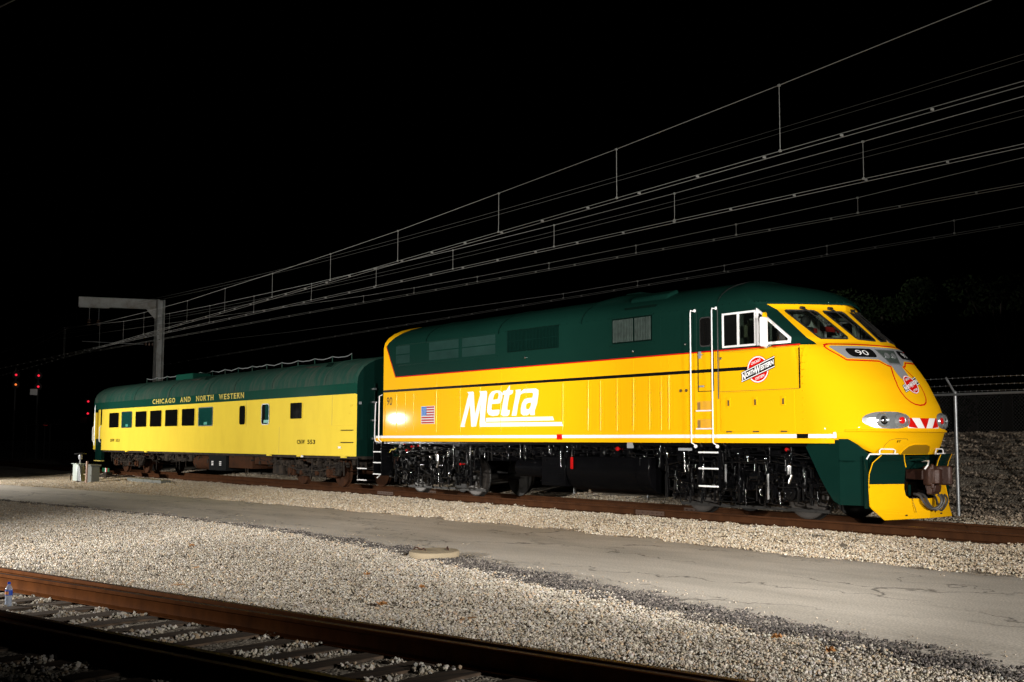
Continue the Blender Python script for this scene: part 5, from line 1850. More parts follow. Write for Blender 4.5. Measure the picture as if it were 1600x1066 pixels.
# windows
wins = [(-25.77, -24.39, 0), (-24.0, -22.64, 1), (-22.16, -20.75, 0), (-20.33, -18.95, 0), (-18.53, -17.13, 0), (-16.67, -15.33, 0), (-14.92, -13.55, 1), (-11.07, -10.54, 0), (-9.17, -8.59, 2), (-6.95, -6.08, 3)]
for x0, x1, k in wins:
    z0 = 2.17 if k == 3 else 2.02
    rr = .05 if (x1 - x0) > .7 else .11
    out = rrect(x0 - .03, x1 + .03, z0 - .03, 2.72, rr + .02)
    inn = rrect(x0, x1, z0, 2.69, rr)
    w = MB().prism(out, 'y', -1.526, -1.515).build('window', M['alu'] if k in (1, 2) else M['cyel'], coach, smooth=False)
    mb = MB()
    v, f = tess([out, inn])
    mb.add([(a, -1.538, b) for a, b in v], f)
    n = len(inn)
    for L in (inn, out): mb.add([(a, -1.538, b) for a, b in L] + [(a, -1.52, b) for a, b in L], [(q, (q + 1) % n, n + (q + 1) % n, n + q) for q in range(n)])
    mb.build('window_frame', M['alu'] if k in (1, 2) else M['cyel'], w, smooth=False)
    if k == 2:
        MB().box(x0, (x0 + x1) / 2 - .02, -1.529, -1.522, z0, 2.69).build('pane', M['cwin'], w)
        MB().box((x0 + x1) / 2 - .02, x1, -1.529, -1.522, z0, 2.69).build('pane', M['ctint'], w)
        MB().box((x0 + x1) / 2 - .12, x1 - .04, -1.534, -1.53, z0 + .04, z0 + .14).build('blind_edge', M['ctint2'], w)
    else:
        MB().prism(inn, 'y', -1.529, -1.522).build('pane', M['ctint'] if k == 1 else M['cwin'], w)
    if k == 1: MB().box(x0 + .55, x0 + .86, -1.534, -1.53, z0 + .03, z0 + .13).build('blind_edge', M['ctint2'], w)
# lettering


def ctext(name, body, x0, x1, z0, z1, m, bold=.01, serif=False):
    v, f = text2d(body, bold, space=1.05)
    o = side_dec(name, [(quadmap(v, (x0, z0), (x1, z0), (x0, z1), (x1, z1)), f)], coach, y=-1.530, m=m)
    return o


for wd, x0, x1 in (('CHICAGO', -20.1, -17.25), ('AND', -16.75, -15.45), ('NORTH', -14.95, -12.85), ('WESTERN', -12.55, -10.68)):
    pass
xs_ = [(-20.10, -17.40, 'CHICAGO'), (-16.85, -15.55, 'AND'), (-15.02, -12.98, 'NORTH'), (-12.40 + .0, -10.68, 'WESTERN')]


def P_at(px):   # measured word ends on the letterboard
    return px


def slab(name, body, x0, x1, z0, z1, m):
    """condensed slab-serif lettering: heavy sans glyphs with serifs on feet and heads"""
    wd = {'W': 1.5, 'I': .5, 'N': 1.1, 'E': .9, 'S': .9, '1': .6}
    tot = sum(wd.get(c, 1) for c in body)
    unit = (x1 - x0) / tot
    mb = MB()
    pos = x0
    for i, ch in enumerate(body):
        adv = unit * wd.get(ch, 1)
        v, f = text2d(ch, .012 if ch in 'WN' else .022)
        a0 = pos + adv * .10; a1 = pos + adv * (.88 if ch != 'I' else .75)
        if ch == 'I': a0 = pos + adv * .30
        pos += adv
        adv = unit
        mb.add([(a0 + (a1 - a0) * p, -1.530, z0 + (z1 - z0) * q) for p, q in v], f)
        h = (z1 - z0) * .11; w = adv * .26
        st = {'H': (0, 1), 'N': (0, 1), 'R': (0, 1), 'I': (.5,), 'A': (0, 1), 'T': (.5,), 'W': (), 'E': (0,), 'D': (0,)}.get(ch, ())
        for s_ in st:
            c_ = a0 + (a1 - a0) * (.12 + .76 * s_)
            mb.box(c_ - w / 2, c_ + w / 2, -1.531, -1.5305, z0, z0 + h)
            if ch not in 'AT': mb.box(c_ - w / 2, c_ + w / 2, -1.531, -1.5305, z1 - h, z1)
        if ch == 'W':
            for s_ in (0, 1):
                c_ = a0 + (a1 - a0) * (.05 + .9 * s_); mb.box(c_ - w / 2, c_ + w / 2, -1.531, -1.5305, z1 - h, z1)
    mb.build(name, m, coach, smooth=False, fix=False)


for x0, x1, body in ((-20.12, -17.42, 'CHICAGO'), (-16.92, -15.75, 'AND'), (-15.25, -13.45, 'NORTH'), (-13.0, -10.66, 'WESTERN')):
    slab('letterboard_lettering', body, x0, x1, 2.965, 3.165, M['gold'])
slab('car_number', 'CNW', -6.42, -5.83, 1.345, 1.485, M['oliv'])
slab('car_number', '553', -5.68, -5.10, 1.345, 1.485, M['oliv'])
slab('car_number', 'CNW', -25.55, -24.92, 1.375, 1.505, M['oliv'])
slab('car_number', '553', -24.78, -24.20, 1.375, 1.505, M['oliv'])
# side grab irons
for z in (1.775, 1.405): MB().tube([(-3.33, -1.52, z), (-3.33, -1.58, z), (-2.66, -1.58, z), (-2.66, -1.52, z)], .013, 6).build('grab_iron', M['cgrm'], coach)
MB().box(-3.60, -3.42, -1.53, -1.515, 1.22, 1.28).build('side_plate', M['gry'], coach)
MB().cyl((-2.85, -1.53, 2.30), (-2.85, -1.515, 2.30), .045, n=12).cyl((-2.75, -1.54, 2.52), (-2.75, -1.515, 2.52), .03, n=8).build('side_fitting', M['cyel'], coach)
for x in (-8.6, -6.3, -3.3, -20.8, -23.3): MB().box(x - .13, x + .13, -1.527, -1.45, .935, .99).build('jacking_pad', M['cyel'], coach)
MB().box(-6.2, -6.1, -1.50, -1.45, .92, 1.0).build('white_tag', M['wht'], coach)
# vestibule end
MB().box(-27.80, -26.88, -1.40, -1.36, 1.50, 2.882).build('vestibule_door', M['cyel'], coach)
MB().box(-27.45, -27.05, -1.405, -1.395, 2.15, 2.95).build('vestibule_window', M['cwin'], coach)
MB().box(-28.1, -27.80, -1.52, -1.36, 1.0, 2.75).build('vestibule_corner', M['cyel'], coach, bevel=.02)
MB().box(-27.80, -26.86, -1.50, -1.36, .50, 1.50).build('vestibule_steps', M['dgrn'], coach)
MB().box(-27.85, -26.86, -1.54, -1.36, .46, .50).build('step_edge', M['gold'], coach)
MB().tube([(-27.75, -1.56, 3.1), (-27.75, -1.58, 3.0), (-27.75, -1.58, 1.2)], .022, 6).build('handrail', M['galv'], coach)
MB().tube([(-26.98, -1.52, 2.1), (-26.98, -1.58, 2.05), (-26.98, -1.58, 1.4), (-26.98, -1.52, 1.35)], .025, 6).build('handrail', M['wht'], coach)
MB().tube([(-28.0, -1.53, 2.1), (-28.0, -1.58, 2.05), (-28.0, -1.58, 1.4), (-28.0, -1.53, 1.35)], .025, 6).build('handrail', M['wht'], coach)
MB().box(-2.5, -1.95, -1.45, -1.15, .62, .64).box(-2.5, -1.95, -1.45, -1.15, .28, .30).box(-2.52, -2.48, -1.45, -1.4, .25, .95).build('end_step', M['ublk'], coach)
for z in (.64, .30): MB().box(-2.48, -1.95, -1.47, -1.45, z - .015, z + .015).build('end_step_edge', M['wht'], coach)
# roof: safety chain on stanchions, vents, box
xs_ = [-25.26, -23.92, -22.63, -21.33, -20.02, -18.72, -17.41, -16.10, -14.79, -13.48, -12.17, -10.86, -9.55, -8.25, -6.94, -5.59]
for x in xs_:
    MB().cyl((x, 0, 4.05), (x, 0, 4.31), .018, n=6).box(x - .03, x + .03, -.03, .03, 4.05, 4.09).build('roof_stanchion', M['croof'], coach)
pts = []
for a, b in zip(xs_[:-1], xs_[1:]):
    for t in np.linspace(0, 1, 7)[:-1]: pts.append((a + (b - a) * t, 0, 4.305 - .06 * 4 * t * (1 - t) * (.6 + .8 * random.random() if t in (.5,) else 1)))
pts.append((xs_[-1], 0, 4.33))
MB().tube(pts, .015, 5).build('roof_chain', M['galv'], coach)
MB().box(-25.5, -5.4, -.28, .28, 4.045, 4.075).build('roof_walk', M['cgrn'], coach)
MB().box(-19.3, -17.4, -.85, -.05, 3.92, 4.20).build('roof_box', M['cgrn'], coach, bevel=.05)
mb = MB()
for x0 in (-15.2, -5.05):
    for k in range(5): mb.obox((x0 + .05, -1.22 + .035 * k, 3.72 + .05 * k), .42, .012, .035, Matrix.Rotation(R(-35), 3, 'X'))
mb.build('roof_vent', M['slat'], coach)
for x0 in (-16.3, -6.2): MB().obox((x0, -1.10, 3.86), .9, .05, .03, Matrix.Rotation(R(-35), 3, 'X')).build('roof_hatch', M['cgrm'], coach)
for x in (-22.4, -18.2, -14.0, -11.6, -8.4, -4.5):
    MB().tube([(x, y * 1.004, z + .004) for y, z in carch(24)[3:-3]], .010, 5).build('roof_seam', M['croof'], coach)
# underbody
MB().cyl((-16.1, -.95, .62), (-14.25, -.95, .62), .30, n=24).build('water_tank', M['crust'], coach, bevel=.03)
eb = MB().box(-14.15, -12.52, -1.38, -.4, .33, .96).build('battery_box', M['cbox'], coach, bevel=.02)
for x in (-13.8, -13.05):
    mb = MB()
    for k in range(3): mb.box(x - .09, x + .09, -1.385, -1.38, .52 + .06 * k, .555 + .06 * k)
    mb.build('stencil_mark', M['wht'], eb)
MB().box(-12.45, -10.36, -1.30, -.3, .45, .95).build('equipment_box', M['crust'], coach, bevel=.02)
MB().box(-10.3, -8.9, -1.25, -.4, .62, .93).build('equipment_box', M['crust'], coach, bevel=.02)
MB().box(-8.9, -8.1, -1.2, -.6, .30, .80).build('equipment_box', M['cgrm'], coach, bevel=.02)
MB().box(-19.5, -16.3, -1.2, 1.2, .62, .9).build('equipment_box', M['cgrm'], coach, bevel=.02)
MB().box(-27.5, -2.8, -.35, .35, .55, .95).build('centre_sill', M['cgrm'], coach)
for i in range(14): clutter('underframe_fittings', coach, -26.5 + i * 1.7, -25 + i * 1.7, -1.25, .62, .92, 12, M['cgrm'], 500 + i, 1.3)


def ctruck(cx, seed):
    t = MB()
    for s in (-1, 1):
        y = s * 1.08
        side = [(cx - 2.0, .62), (cx - 1.95, .78), (cx - .9, .82), (cx - .5, .60), (cx + .5, .60), (cx + .9, .82), (cx + 1.95, .78), (cx + 2.0, .62), (cx + 1.75, .34), (cx + 1.0, .36), (cx + .75, .30), (cx - .75, .30), (cx - 1.0, .36), (cx - 1.75, .34)]
        t.prism(side, 'y', y - .06, y + .06)
    t.box(cx - .25, cx + .25, -1.05, 1.05, .5, .85)
    root = t.build('truck', M['cgrm'], coach, bevel=.02)
    for dx in (-1.372, 1.372):
        wheelset(root, cx + dx, .457, M['crust'], M['crust'])
        for s in (-1, 1):
            MB().box(cx + dx - .2, cx + dx + .2, s * 1.14 - .1, s * 1.14 + .1, .30, .64).cyl((cx + dx, s * 1.14, .457), (cx + dx, s * 1.30, .457), .12, n=16).build('axle_box', M['crust'], root, bevel=.015)
    for dx in (-.75, .75, -.35, .35):
        MB().tube([(cx + dx + .07 * math.cos(a), -1.16 + .07 * math.sin(a), .34 + .009 * a) for a in np.linspace(0, 2 * PI * 5, 60)], .017, 5).build('coil_spring', M['cgrm'], root)
    for dx in (-.55, .55): MB().cyl((cx + dx, -1.2, .42), (cx + dx, -1.28, .42), .08, n=14).build('swing_hanger_cap', M['crust'], root)
    MB().tube([(cx - 1.9, -1.24, .66), (cx - .8, -1.26, .50), (cx + .8, -1.26, .50), (cx + 1.9, -1.24, .66)], .03, 7).build('brake_rigging', M['cgrm'], root)
    for k in range(4): clutter('truck_fittings', root, cx - 1.9 + k * .95, cx - 1.0 + k * .95, -1.26, .40, .95, 9, M['cgrm'], seed + k, 1.1)
    return root


ctruck(-6.06, 700)
ctruck(-24.1, 800)
MB().tube([(-2.3, -.9, .75), (-2.15, -.95, .62), (-2.0, -.98, .42), (-2.1, -1.0, .36)], .022, 7).build('white_cable', M['wht'], coach)
MB().tube([(-2.2, -.6, .7), (-2.0, -.6, .4), (-1.8, -.5, .35), (-1.6, -.5, .6)], .035, 7).build('air_hose', M['hose'], coach)
MB().box(-2.6, -1.9, -.13, .13, .76, .96).build('coupler', M['couple'], coach, bevel=.02)


# ================================================================== FENCE
def fence(name, label, x0, x1, y, step=3.05, posts_from=14.5, zt=2.44):
    f = thing(name, label, 'fence', (posts_from, y, 0))
    n0 = math.ceil((x0 - posts_from) / step); n1 = math.floor((x1 - posts_from) / step)
    for k in range(n0, n1 + 1):
        X = posts_from + k * step
        zb = float(gz(X, y)) - .1
        p = MB().cyl((X, y, zb), (X, y, zt + .03), .038, n=12).lathe((X, y, zt + .03), (0, 0, 1), [(.045, 0), (.04, .03), (.01, .05)], 12)
        p.tube([(X, y, zt + .02), (X - .02, y - .28, zt + .34)], .022, 8)
        for zz in (2.25, 1.75, 1.4, .9, .4): p.cyl((X, y, zz), (X, y, zz + .02), .043, n=12)
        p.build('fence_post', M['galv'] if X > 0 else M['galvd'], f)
    MB().tube([(x, y - .05, zt) for x in np.arange(0, x1 + .1, 3)], .024, 8).build('top_rail', M['galv'], f)
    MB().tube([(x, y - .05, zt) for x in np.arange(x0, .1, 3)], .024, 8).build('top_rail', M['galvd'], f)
    for k in range(3):
        t = (.12 + .38 * k) if k < 2 else .95
        yy, zz = y - .28 * t, zt + .02 + .32 * t
        mb = MB()
        pts = [(x, yy + .004 * math.sin(x * 9), zz - .012 * math.sin(x * 1.03) ** 2) for x in np.arange(x0, x1, .35)]
        mb.tube(pts, .0035, 4)
        for x in np.arange(max(x0, 5), x1, .125): mb.obox((x, yy, zz - .006), .012, .03, .004, Matrix.Rotation(x * 7, 3, 'X')).obox((x, yy, zz - .006), .004, .004, .035, Matrix.Rotation(x * 7, 3, 'X'))
        mb.build('barbed_wire', M['galv'], f)
    return f


fc = fence('chain_link_fence', 'galvanised chain-link fence with barbed wire on slanted arms along the gravel bank', -60, 26, 3.0)
# woven wire of the fence: real diagonal wires
v, f = [], []
def wire_seg(a, b, r=.0016):
    n = len(v)
    d = Vector(b) - Vector(a); u_ = Vector((-d.z, 0, d.x)).normalized() * r; w_ = Vector((0, r, 0))
    for p in (Vector(a), Vector(b)):
        v.extend([tuple(p + u_), tuple(p + w_), tuple(p - u_), tuple(p - w_)])
    for k in range(4): f.append((n + k, n + (k + 1) % 4, n + 4 + (k + 1) % 4, n + 4 + k))
X0, X1, Z0, Z1 = 12.0, 20.0, .0, 2.42
x = X0 - (Z1 - Z0)
while x < X1:
    a, b = max(x, X0), min(x + (Z1 - Z0), X1)
    if b > a: wire_seg((a, 3.0, Z0 + (a - x)), (b, 3.0, Z0 + (b - x))); wire_seg((a, 3.004, Z1 - (a - x)), (b, 3.004, Z1 - (b - x)))
    x += .072
MB().add(v, f).build('wire_mesh', mat('dull_fence_wire', (.10, .10, .10), .6, metal=.3), fc, smooth=False, fix=False)

# ================================================================== OVERHEAD LINES


def catenary(name, label, mess, yfn, zc, drops, r=.010, cdrops=(), m=M['wire'], twin=.07):
    o = thing(name, label, 'overhead wire', (mess[0][0], mess[0][1], zc), group='wires strung above the tracks')
    MB().tube(mess, r * 1.1, 5).build('messenger_wire', m, o)
    xs2 = np.arange(mess[-1][0], mess[0][0] + .1, 2.0)
    for dy, dz in ((0, 0), (twin, -twin * .5)):
        MB().tube([(x, yfn(x) + dy, zc + dz) for x in xs2], r, 5).build('contact_wire', m, o)
    for k, p in enumerate(drops):
        mb = MB().tube([p, (p[0], yfn(p[0]), zc)], r * .85, 5).box(p[0] - .02, p[0] + .02, p[1] - .015, p[1] + .015, p[2] - .02, p[2] + .015).box(p[0] - .02, p[0] + .02, yfn(p[0]) - .015, yfn(p[0]) + .015, zc - .015, zc + .02)
        mb.build('dropper', m, o)
    mb = MB()
    for x in np.arange(mess[-1][0] + 1, mess[0][0], 1.55):
        mb.box(x - .003, x + .003, yfn(x) - .002, yfn(x) + twin + .002, zc - twin * .5, zc + .004)
    mb.build('wire_clip', m, o)
    return o


W1 = [(26, -5.5, 7.35), (20.32, -5.12, 7.06), (16.62, -4.83, 6.93), (12.54, -4.52, 6.81), (8.43, -4.2, 6.74), (3.68, -3.84, 6.66), (-.47, -3.52, 6.65), (-4.96, -3.18, 6.65), (-9.5, -2.83, 6.68), (-13.88, -2.49, 6.7), (-20, -2.03, 6.82), (-28, -1.42, 7.05), (-36, -.81, 7.4), (-50, .26, 6.9), (-70, 1.8, 6.7)]
W2 = [(25, -2.38, 6.85), (19.13, -2.28, 6.62), (16.23, -2.24, 6.54), (11.65, -2.16, 6.45), (7.7, -2.1, 6.4), (3.43, -2.03, 6.39), (-.64, -1.96, 6.41), (-4.84, -1.89, 6.42), (-9.37, -1.82, 6.48), (-13.52, -1.75, 6.53), (-17.97, -1.67, 6.63), (-24, -1.58, 6.8), (-34, -1.42, 7.3), (-50, -1.16, 6.8), (-70, -.84, 6.6)]
W3 = [(24, .35, 6.7), (17.71, .2, 6.34), (14.35, .13, 6.2), (11.27, .06, 6.13), (8.19, -.01, 6.08), (4.98, -.08, 6.05), (1.85, -.15, 6.04), (-1.38, -.22, 6.06), (-4.34, -.29, 6.1), (-20, -.6, 6.5), (-40, -1.0, 7.0)]
W4 = [(22, 3.3, 6.4), (15.82, 3.56, 6.21), (14.22, 3.61, 6.18), (10.79, 3.74, 6.11), (7.4, 3.86, 6.06), (3.94, 3.99, 6.04), (.42, 4.12, 6.04), (-20, 4.8, 6.4), (-40, 5.5, 7.0)]
catenary('catenary_wire', 'highest and brightest overhead wire with the longest droppers', W1, lambda x: -4.83 + (16.62 - x) * .0765, 5.9, W1[2:13], .0065)
catenary('catenary_wire', 'second overhead wire from the top with shorter droppers', W2, lambda x: -2.24 + (16.21 - x) * .0164, 5.9, W2[2:13], .006)
M['wire3'] = mat('dim_overhead_wire', (.055, .055, .05), .6, metal=.3)
M['wire4'] = mat('dimmer_overhead_wire', (.032, .032, .03), .6, metal=.3)
catenary('catenary_wire', 'third overhead wire, thin and dim, just above the green hood', W3, lambda x: .13 - (14.34 - x) * .0225, 5.9, W3[2:9], .005, m=M['wire3'], twin=.06)
catenary('catenary_wire', 'lowest and faintest overhead wire beyond the locomotive roof', W4, lambda x: 3.61 + (14.21 - x) * .037, 5.9, W4[2:7], .005, m=M['wire4'], twin=.06)
for y, z, lab in ((2.0, 8.45, 'upper faint pair of feeder cables above the tracks'), (2.2, 7.45, 'lower faint pair of feeder cables above the tracks')):
    o = thing('feeder_cable', lab, 'overhead wire', (0, y, z), group='feeder cables')
    for dz in (0, -.12):
        MB().tube([(x, y, z + dz + .0022 * (x + 8) ** 2 * .25) for x in np.arange(-50, 30, 4)], .0045, 5).build('cable', M['wired'], o)
# nearer feeder clipping the upper left corner of the view
o = thing('feeder_cable', 'short double cable in the top left corner of the sky', 'overhead wire', (9, -13.2, 6.2))
def corner(px, py, d):
    v_ = _f * 1800 + _r2 * (px - 800) - _u2 * (py - 533)
    return tuple(CAMP + v_.normalized() * d)
for k, (y0, z0) in enumerate(((-15.79, 5.9), (-15.80, 6.02))):
    o_ = MB().tube([(15.8 + NT_DIR.x * t, y0 + NT_DIR.y * t, z0) for t in (-30, -10, 0, 10, 20)], .008, 6).build('cable', M['wire'], o)
MB().obox((16.05, -15.73, 5.96), .05, .02, .14, Matrix.Rotation(R(13), 3, 'Z')).build('cable_clamp', M['wire'], o)

# mast with bracket arm
ms = thing('catenary_mast', 'grey steel mast with a horizontal arm rising behind the coach', 'mast', (-32.1, 3, -.2))
mb = MB().box(-32.40, -31.82, 2.95, 2.98, -.3, 8.93).box(-32.40, -31.82, 3.24, 3.27, -.3, 8.93).box(-32.13, -32.09, 2.98, 3.24, -.3, 8.93)
mb.build('mast_column', M['pole'], ms)
MB().box(-32.36, -31.86, 2.90, 2.95, -.3, 8.95).build('mast_flange', M['pole'], ms)
a, b = Vector((-32.2, 2.95, 8.66)), Vector((-33.35, -.80, 8.72))
d_ = (b - a); L_ = d_.length; an = math.atan2(d_.y, d_.x)
mb = MB()
rot = Matrix.Rotation(an, 3, 'Z')
mid = (a + b) / 2
mb.obox(mid, L_, .04, .50, rot).obox(mid + Vector((0, 0, .24)), L_, .26, .03, rot).obox(mid - Vector((0, 0, .24)), L_, .26, .03, rot)
mb.build('bracket_arm', M['pole'], ms)
MB().add([(-32.2, 2.93, 8.43), (-32.2, 2.93, 7.85), (-32.36, 2.45, 8.43), (-32.15, 2.90, 8.43), (-32.15, 2.90, 7.85), (-32.31, 2.42, 8.43)], [(0, 1, 2), (3, 5, 4), (0, 3, 4, 1), (1, 4, 5, 2), (2, 5, 3, 0)]).build('gusset', M['pole'], ms, smooth=False)
MB().obox(a.lerp(b, .80) - Vector((0, 0, .29)), 1.5, .30, .05, rot).build('hanger_plate', M['pole'], ms)
for t in (.74, .86):
    p = a.lerp(b, t) - Vector((0, 0, .30))
    MB().cyl(p, p - Vector((0, 0, .62)), .014, n=6).build('insulator_rod', M['galv'], ms)
    ins = MB()
    for k in range(3): ins.lathe(p - Vector((0, 0, .62 + .13 * k)), (0, 0, -1), [(.03, 0), (.10, .03), (.10, .05), (.03, .09)], 12)
    ins.build('insulator', M['insul'], ms)
ins = MB()
for k in range(3): ins.lathe((-32.25 - .05 * k, 2.85 - .16 * k, 6.55), (-.3, -1, 0), [(.03, 0), (.10, .03), (.10, .06), (.03, .11)], 12)
ins.build('insulator', M['insul'], ms)
MB().tube([(-32.5, 2.4, 6.55), (-33.2, -.6, 6.6)], .012, 5).build('registration_arm', M['galv'], ms)

ms.location.x -= .42

# ================================================================== SIGNALS
def signal(name, label, y, zs, zp, amber=None):
    s = thing(name, label, 'railway signal', (-60, y, 0), group='red signals in the distance')
    MB().cyl((-60, y, -.3), (-60, y, zs[0] + .5), .07, n=10).build('signal_mast', M['sigblk'], s)
    for k, z in enumerate(zs):
        MB().lathe((-59.9, y, z), (1, -.6, 0), [(.28, 0), (.28, .03), (.14, .04)], 20).build('signal_target', M['sigblk'], s)
        MB().lathe((-59.85, y, z), (1, -.6, 0), [(.075, 0), (.075, .05), (.04, .07)], 16).build('signal_lens', M['sigamb'] if amber == k else M['siglamp'], s)
        MB().cyl((-60.1, y, z), (-59.9, y, z), .13, n=12).build('lamp_case', M['sigblk'], s)
    if zp: MB().box(-59.9, -59.87, y - .55, y - .05, zp - .22, zp + .22).build('number_plate', M['plate'], s)
    return s


signal('railway_signal', 'leftmost distant signal, red lamp over an amber one', 2.45, (6.1, 5.4), None, 1)
signal('railway_signal', 'distant signal with two red lamps above a square plate, second from left', 4.0, (6.1, 5.3), 4.9)
signal('railway_signal', 'distant signal with two red lamps just left of the coach', 7.6, (4.3, 3.4), 2.9)
s_ = thing('dwarf_signal', 'faint low signal with a dim red lamp left of the coach', 'railway signal', (-60, 4.6, 0))
MB().cyl((-60, 4.6, -.3), (-60, 4.6, 2.7), .05, n=8).build('signal_mast', M['sigblk'], s_)
MB().box(-59.9, -59.88, 4.45, 4.75, 2.48, 2.54).build('signal_lens', mat('dim_red_lamp', (.6, .03, .02), .5, emit=.35), s_)

# ================================================================== TRACKSIDE CABINETS, MARKER, FLAG
c1 = thing('instrument_case', 'pale green metal trackside box with an open hood, left of the coach', 'equipment box', (-22.8, -3.6, -.35))
MB().box(-23.45, -22.85, -3.75, -3.45, -.30, .42).build('case', M['cab1'], c1, bevel=.02)
MB().prism([(-22.85, -.30), (-22.42, -.30), (-22.66, .30), (-22.85, .42)], 'y', -3.7, -3.5).build('case_bracket', M['galv'], c1, bevel=.01)
MB().box(-23.5, -22.8, -3.8, -3.4, .42, .45).build('lid', M['cab1'], c1, bevel=.01)
MB().tube([(-23.9, -3.7, -.36), (-23.9, -3.7, -.05), (-23.45, -3.7, -.05)], .025, 6).tube([(-22.6, -3.85, -.36), (-22.2, -3.9, -.28), (-21.8, -3.8, -.36)], .03, 6).build('conduit', M['cgrm'], c1)
c2 = thing('trackside_cabinet', 'dull grey cabinet beside the pale trackside box', 'equipment box', (-20.9, -3.6, -.35))
MB().box(-21.6, -21.0, -3.7, -3.35, -.36, .36).build('cabinet_body', M['cab2'], c2, bevel=.02)
MB().box(-21.66, -20.94, -3.76, -3.3, .36, .44).build('cabinet_lid', M['cab2'], c2, bevel=.02)
MB().box(-21.63, -21.52, -3.73, -3.70, -.3, .3).build('cabinet_hinge', M['ublk'], c2)
c3 = thing('small_signal_lamp', 'small dark lamp with a wide brim above the pale trackside box', 'lamp', (-23.1, -3.55, .4))
MB().cyl((-23.1, -3.55, .45), (-23.1, -3.55, .62), .03, n=8).lathe((-23.1, -3.55, .62), (0, 0, 1), [(.07, 0), (.09, .10), (.07, .22)], 14).build('lamp_body', M['gry'], c3)
MB().lathe((-23.1, -3.55, .84), (0, 0, 1), [(.26, 0), (.24, .03), (.03, .07)], 18).build('lamp_brim', M['sigblk'], c3)
c4 = thing('marker_post', 'thin pinkish wooden marker post in front of the grey cabinet', 'post', (-20.9, -3.9, -.35))
MB().box(-20.94, -20.86, -3.94, -3.88, -.36, .58).build('post', mat('pink_wood', (.45, .30, .24), .8, var=.1), c4)
MB().box(-21.2, -20.9, -3.95, -3.94, .02, .05).build('cross_piece', M['conc'], c4)
c5 = thing('derail_marker', 'small green, white and red marker low beside the track end of the coach', 'marker', (-26.6, -1.35, -.2))
MB().cyl((-26.6, -1.35, -.25), (-26.6, -1.35, .05), .02, n=8).build('post', M['ublk'], c5)
MB().box(-27.1, -26.1, -1.36, -1.34, -.02, .15).build('plate', mat('marker_green', (.01, .12, .05), .5), c5)
MB().box(-26.66, -26.50, -1.37, -1.365, -.08, .15).build('white_bar', M['wht'], c5)
MB().box(-26.50, -26.36, -1.37, -1.365, -.08, .15).build('red_bar', M['lens'], c5)
sw = thing('switch_stand', 'dark low switch machine with rods beside the coach end', 'switch machine', (-24.5, -1.9, -.25))
MB().box(-25.2, -23.9, -2.2, -1.7, -.28, -.10).box(-24.6, -24.2, -2.1, -1.8, -.10, .02).build('machine_case', M['cgrm'], sw, bevel=.02)
MB().tube([(-24.3, -1.9, -.12), (-24.3, -.9, -.14)], .02, 6).tube([(-23.6, -2.0, -.2), (-22.9, -1.4, -.12), (-21.6, -1.3, -.14)], .022, 6).build('throw_rod', M['spike'], sw)
ct = thing('concrete_trough', 'low grey concrete cable trough beside the track, right of the cabinet', 'cable trough', (-19.5, -2.2, -.3))
for k in range(4): MB().box(-20.1 + k * 1.0, -19.14 + k * 1.0, -2.5, -2.1, -.32, -.10).build('trough_lid', M['cab2'], ct, bevel=.015)

# ================================================================== SMALL THINGS ON THE GROUND
mh = thing('manhole_cover', 'round tan concrete manhole lid with two rusty hooks lying on the gravel', 'manhole lid', (12.85, -8.62, -.26))
MB().lathe((12.85, -8.62, -.32), (0.02, -.03, 1), [(.38, 0), (.39, .03), (.39, .08), (.375, .095)], 48).build('concrete_disc', M['conc'], mh)
for (x, y, a_) in ((12.72, -8.80, .4), (12.95, -8.44, -.5)):
    ca, sa = math.cos(a_), math.sin(a_)
    MB().tube([(x + ca * q, y + sa * q, -.217 + h) for q, h in ((-.12, .0), (-.09, .035), (-.05, .04), (-.02, .015), (.03, .01), (.07, .03), (.10, .005))], .012, 6).build('lifting_hook', M['couple'], mh)

BX, BY = 15.62, -15.42
ux, uy = (15.67, -15.50)
bt = thing('water_bottle', 'clear plastic water bottle with a blue cap standing on the stones by the rail', 'bottle', (ux, uy, -.19))
MB().lathe((ux, uy, -.19), (.03, 0, 1), [(.026, 0), (.034, .008), (.035, .03), (.031, .05), (.035, .07), (.032, .09), (.035, .11), (.0355, .115), (.0355, .165), (.033, .18), (.022, .205), (.013, .215), (.013, .225)], 24).build('bottle_body', M['bottle'], bt)
MB().lathe((ux, uy, -.188), (.03, 0, 1), [(.024, .003), (.032, .01), (.033, .03), (.029, .05), (.033, .07), (.030, .088)], 20).build('water', mat('water_in_bottle', (.50, .55, .66), .05, coat=1, var=.3, scale=30), bt)
MB().lathe((ux + .003, uy, -.075), (.03, 0, 1), [(.0362, 0), (.0362, .050)], 24).build('label', M['blab'], bt)
MB().lathe((ux + .012, uy - .012, -.066), (.03, 0, 1), [(.0262, 0), (.0262, .03)], 20).build('label_patch', M['borg'], bt)
MB().lathe((ux + .0065, uy, .034), (.03, 0, 1), [(.015, 0), (.015, .018), (.013, .02)], 18).build('cap', M['btop'], bt)

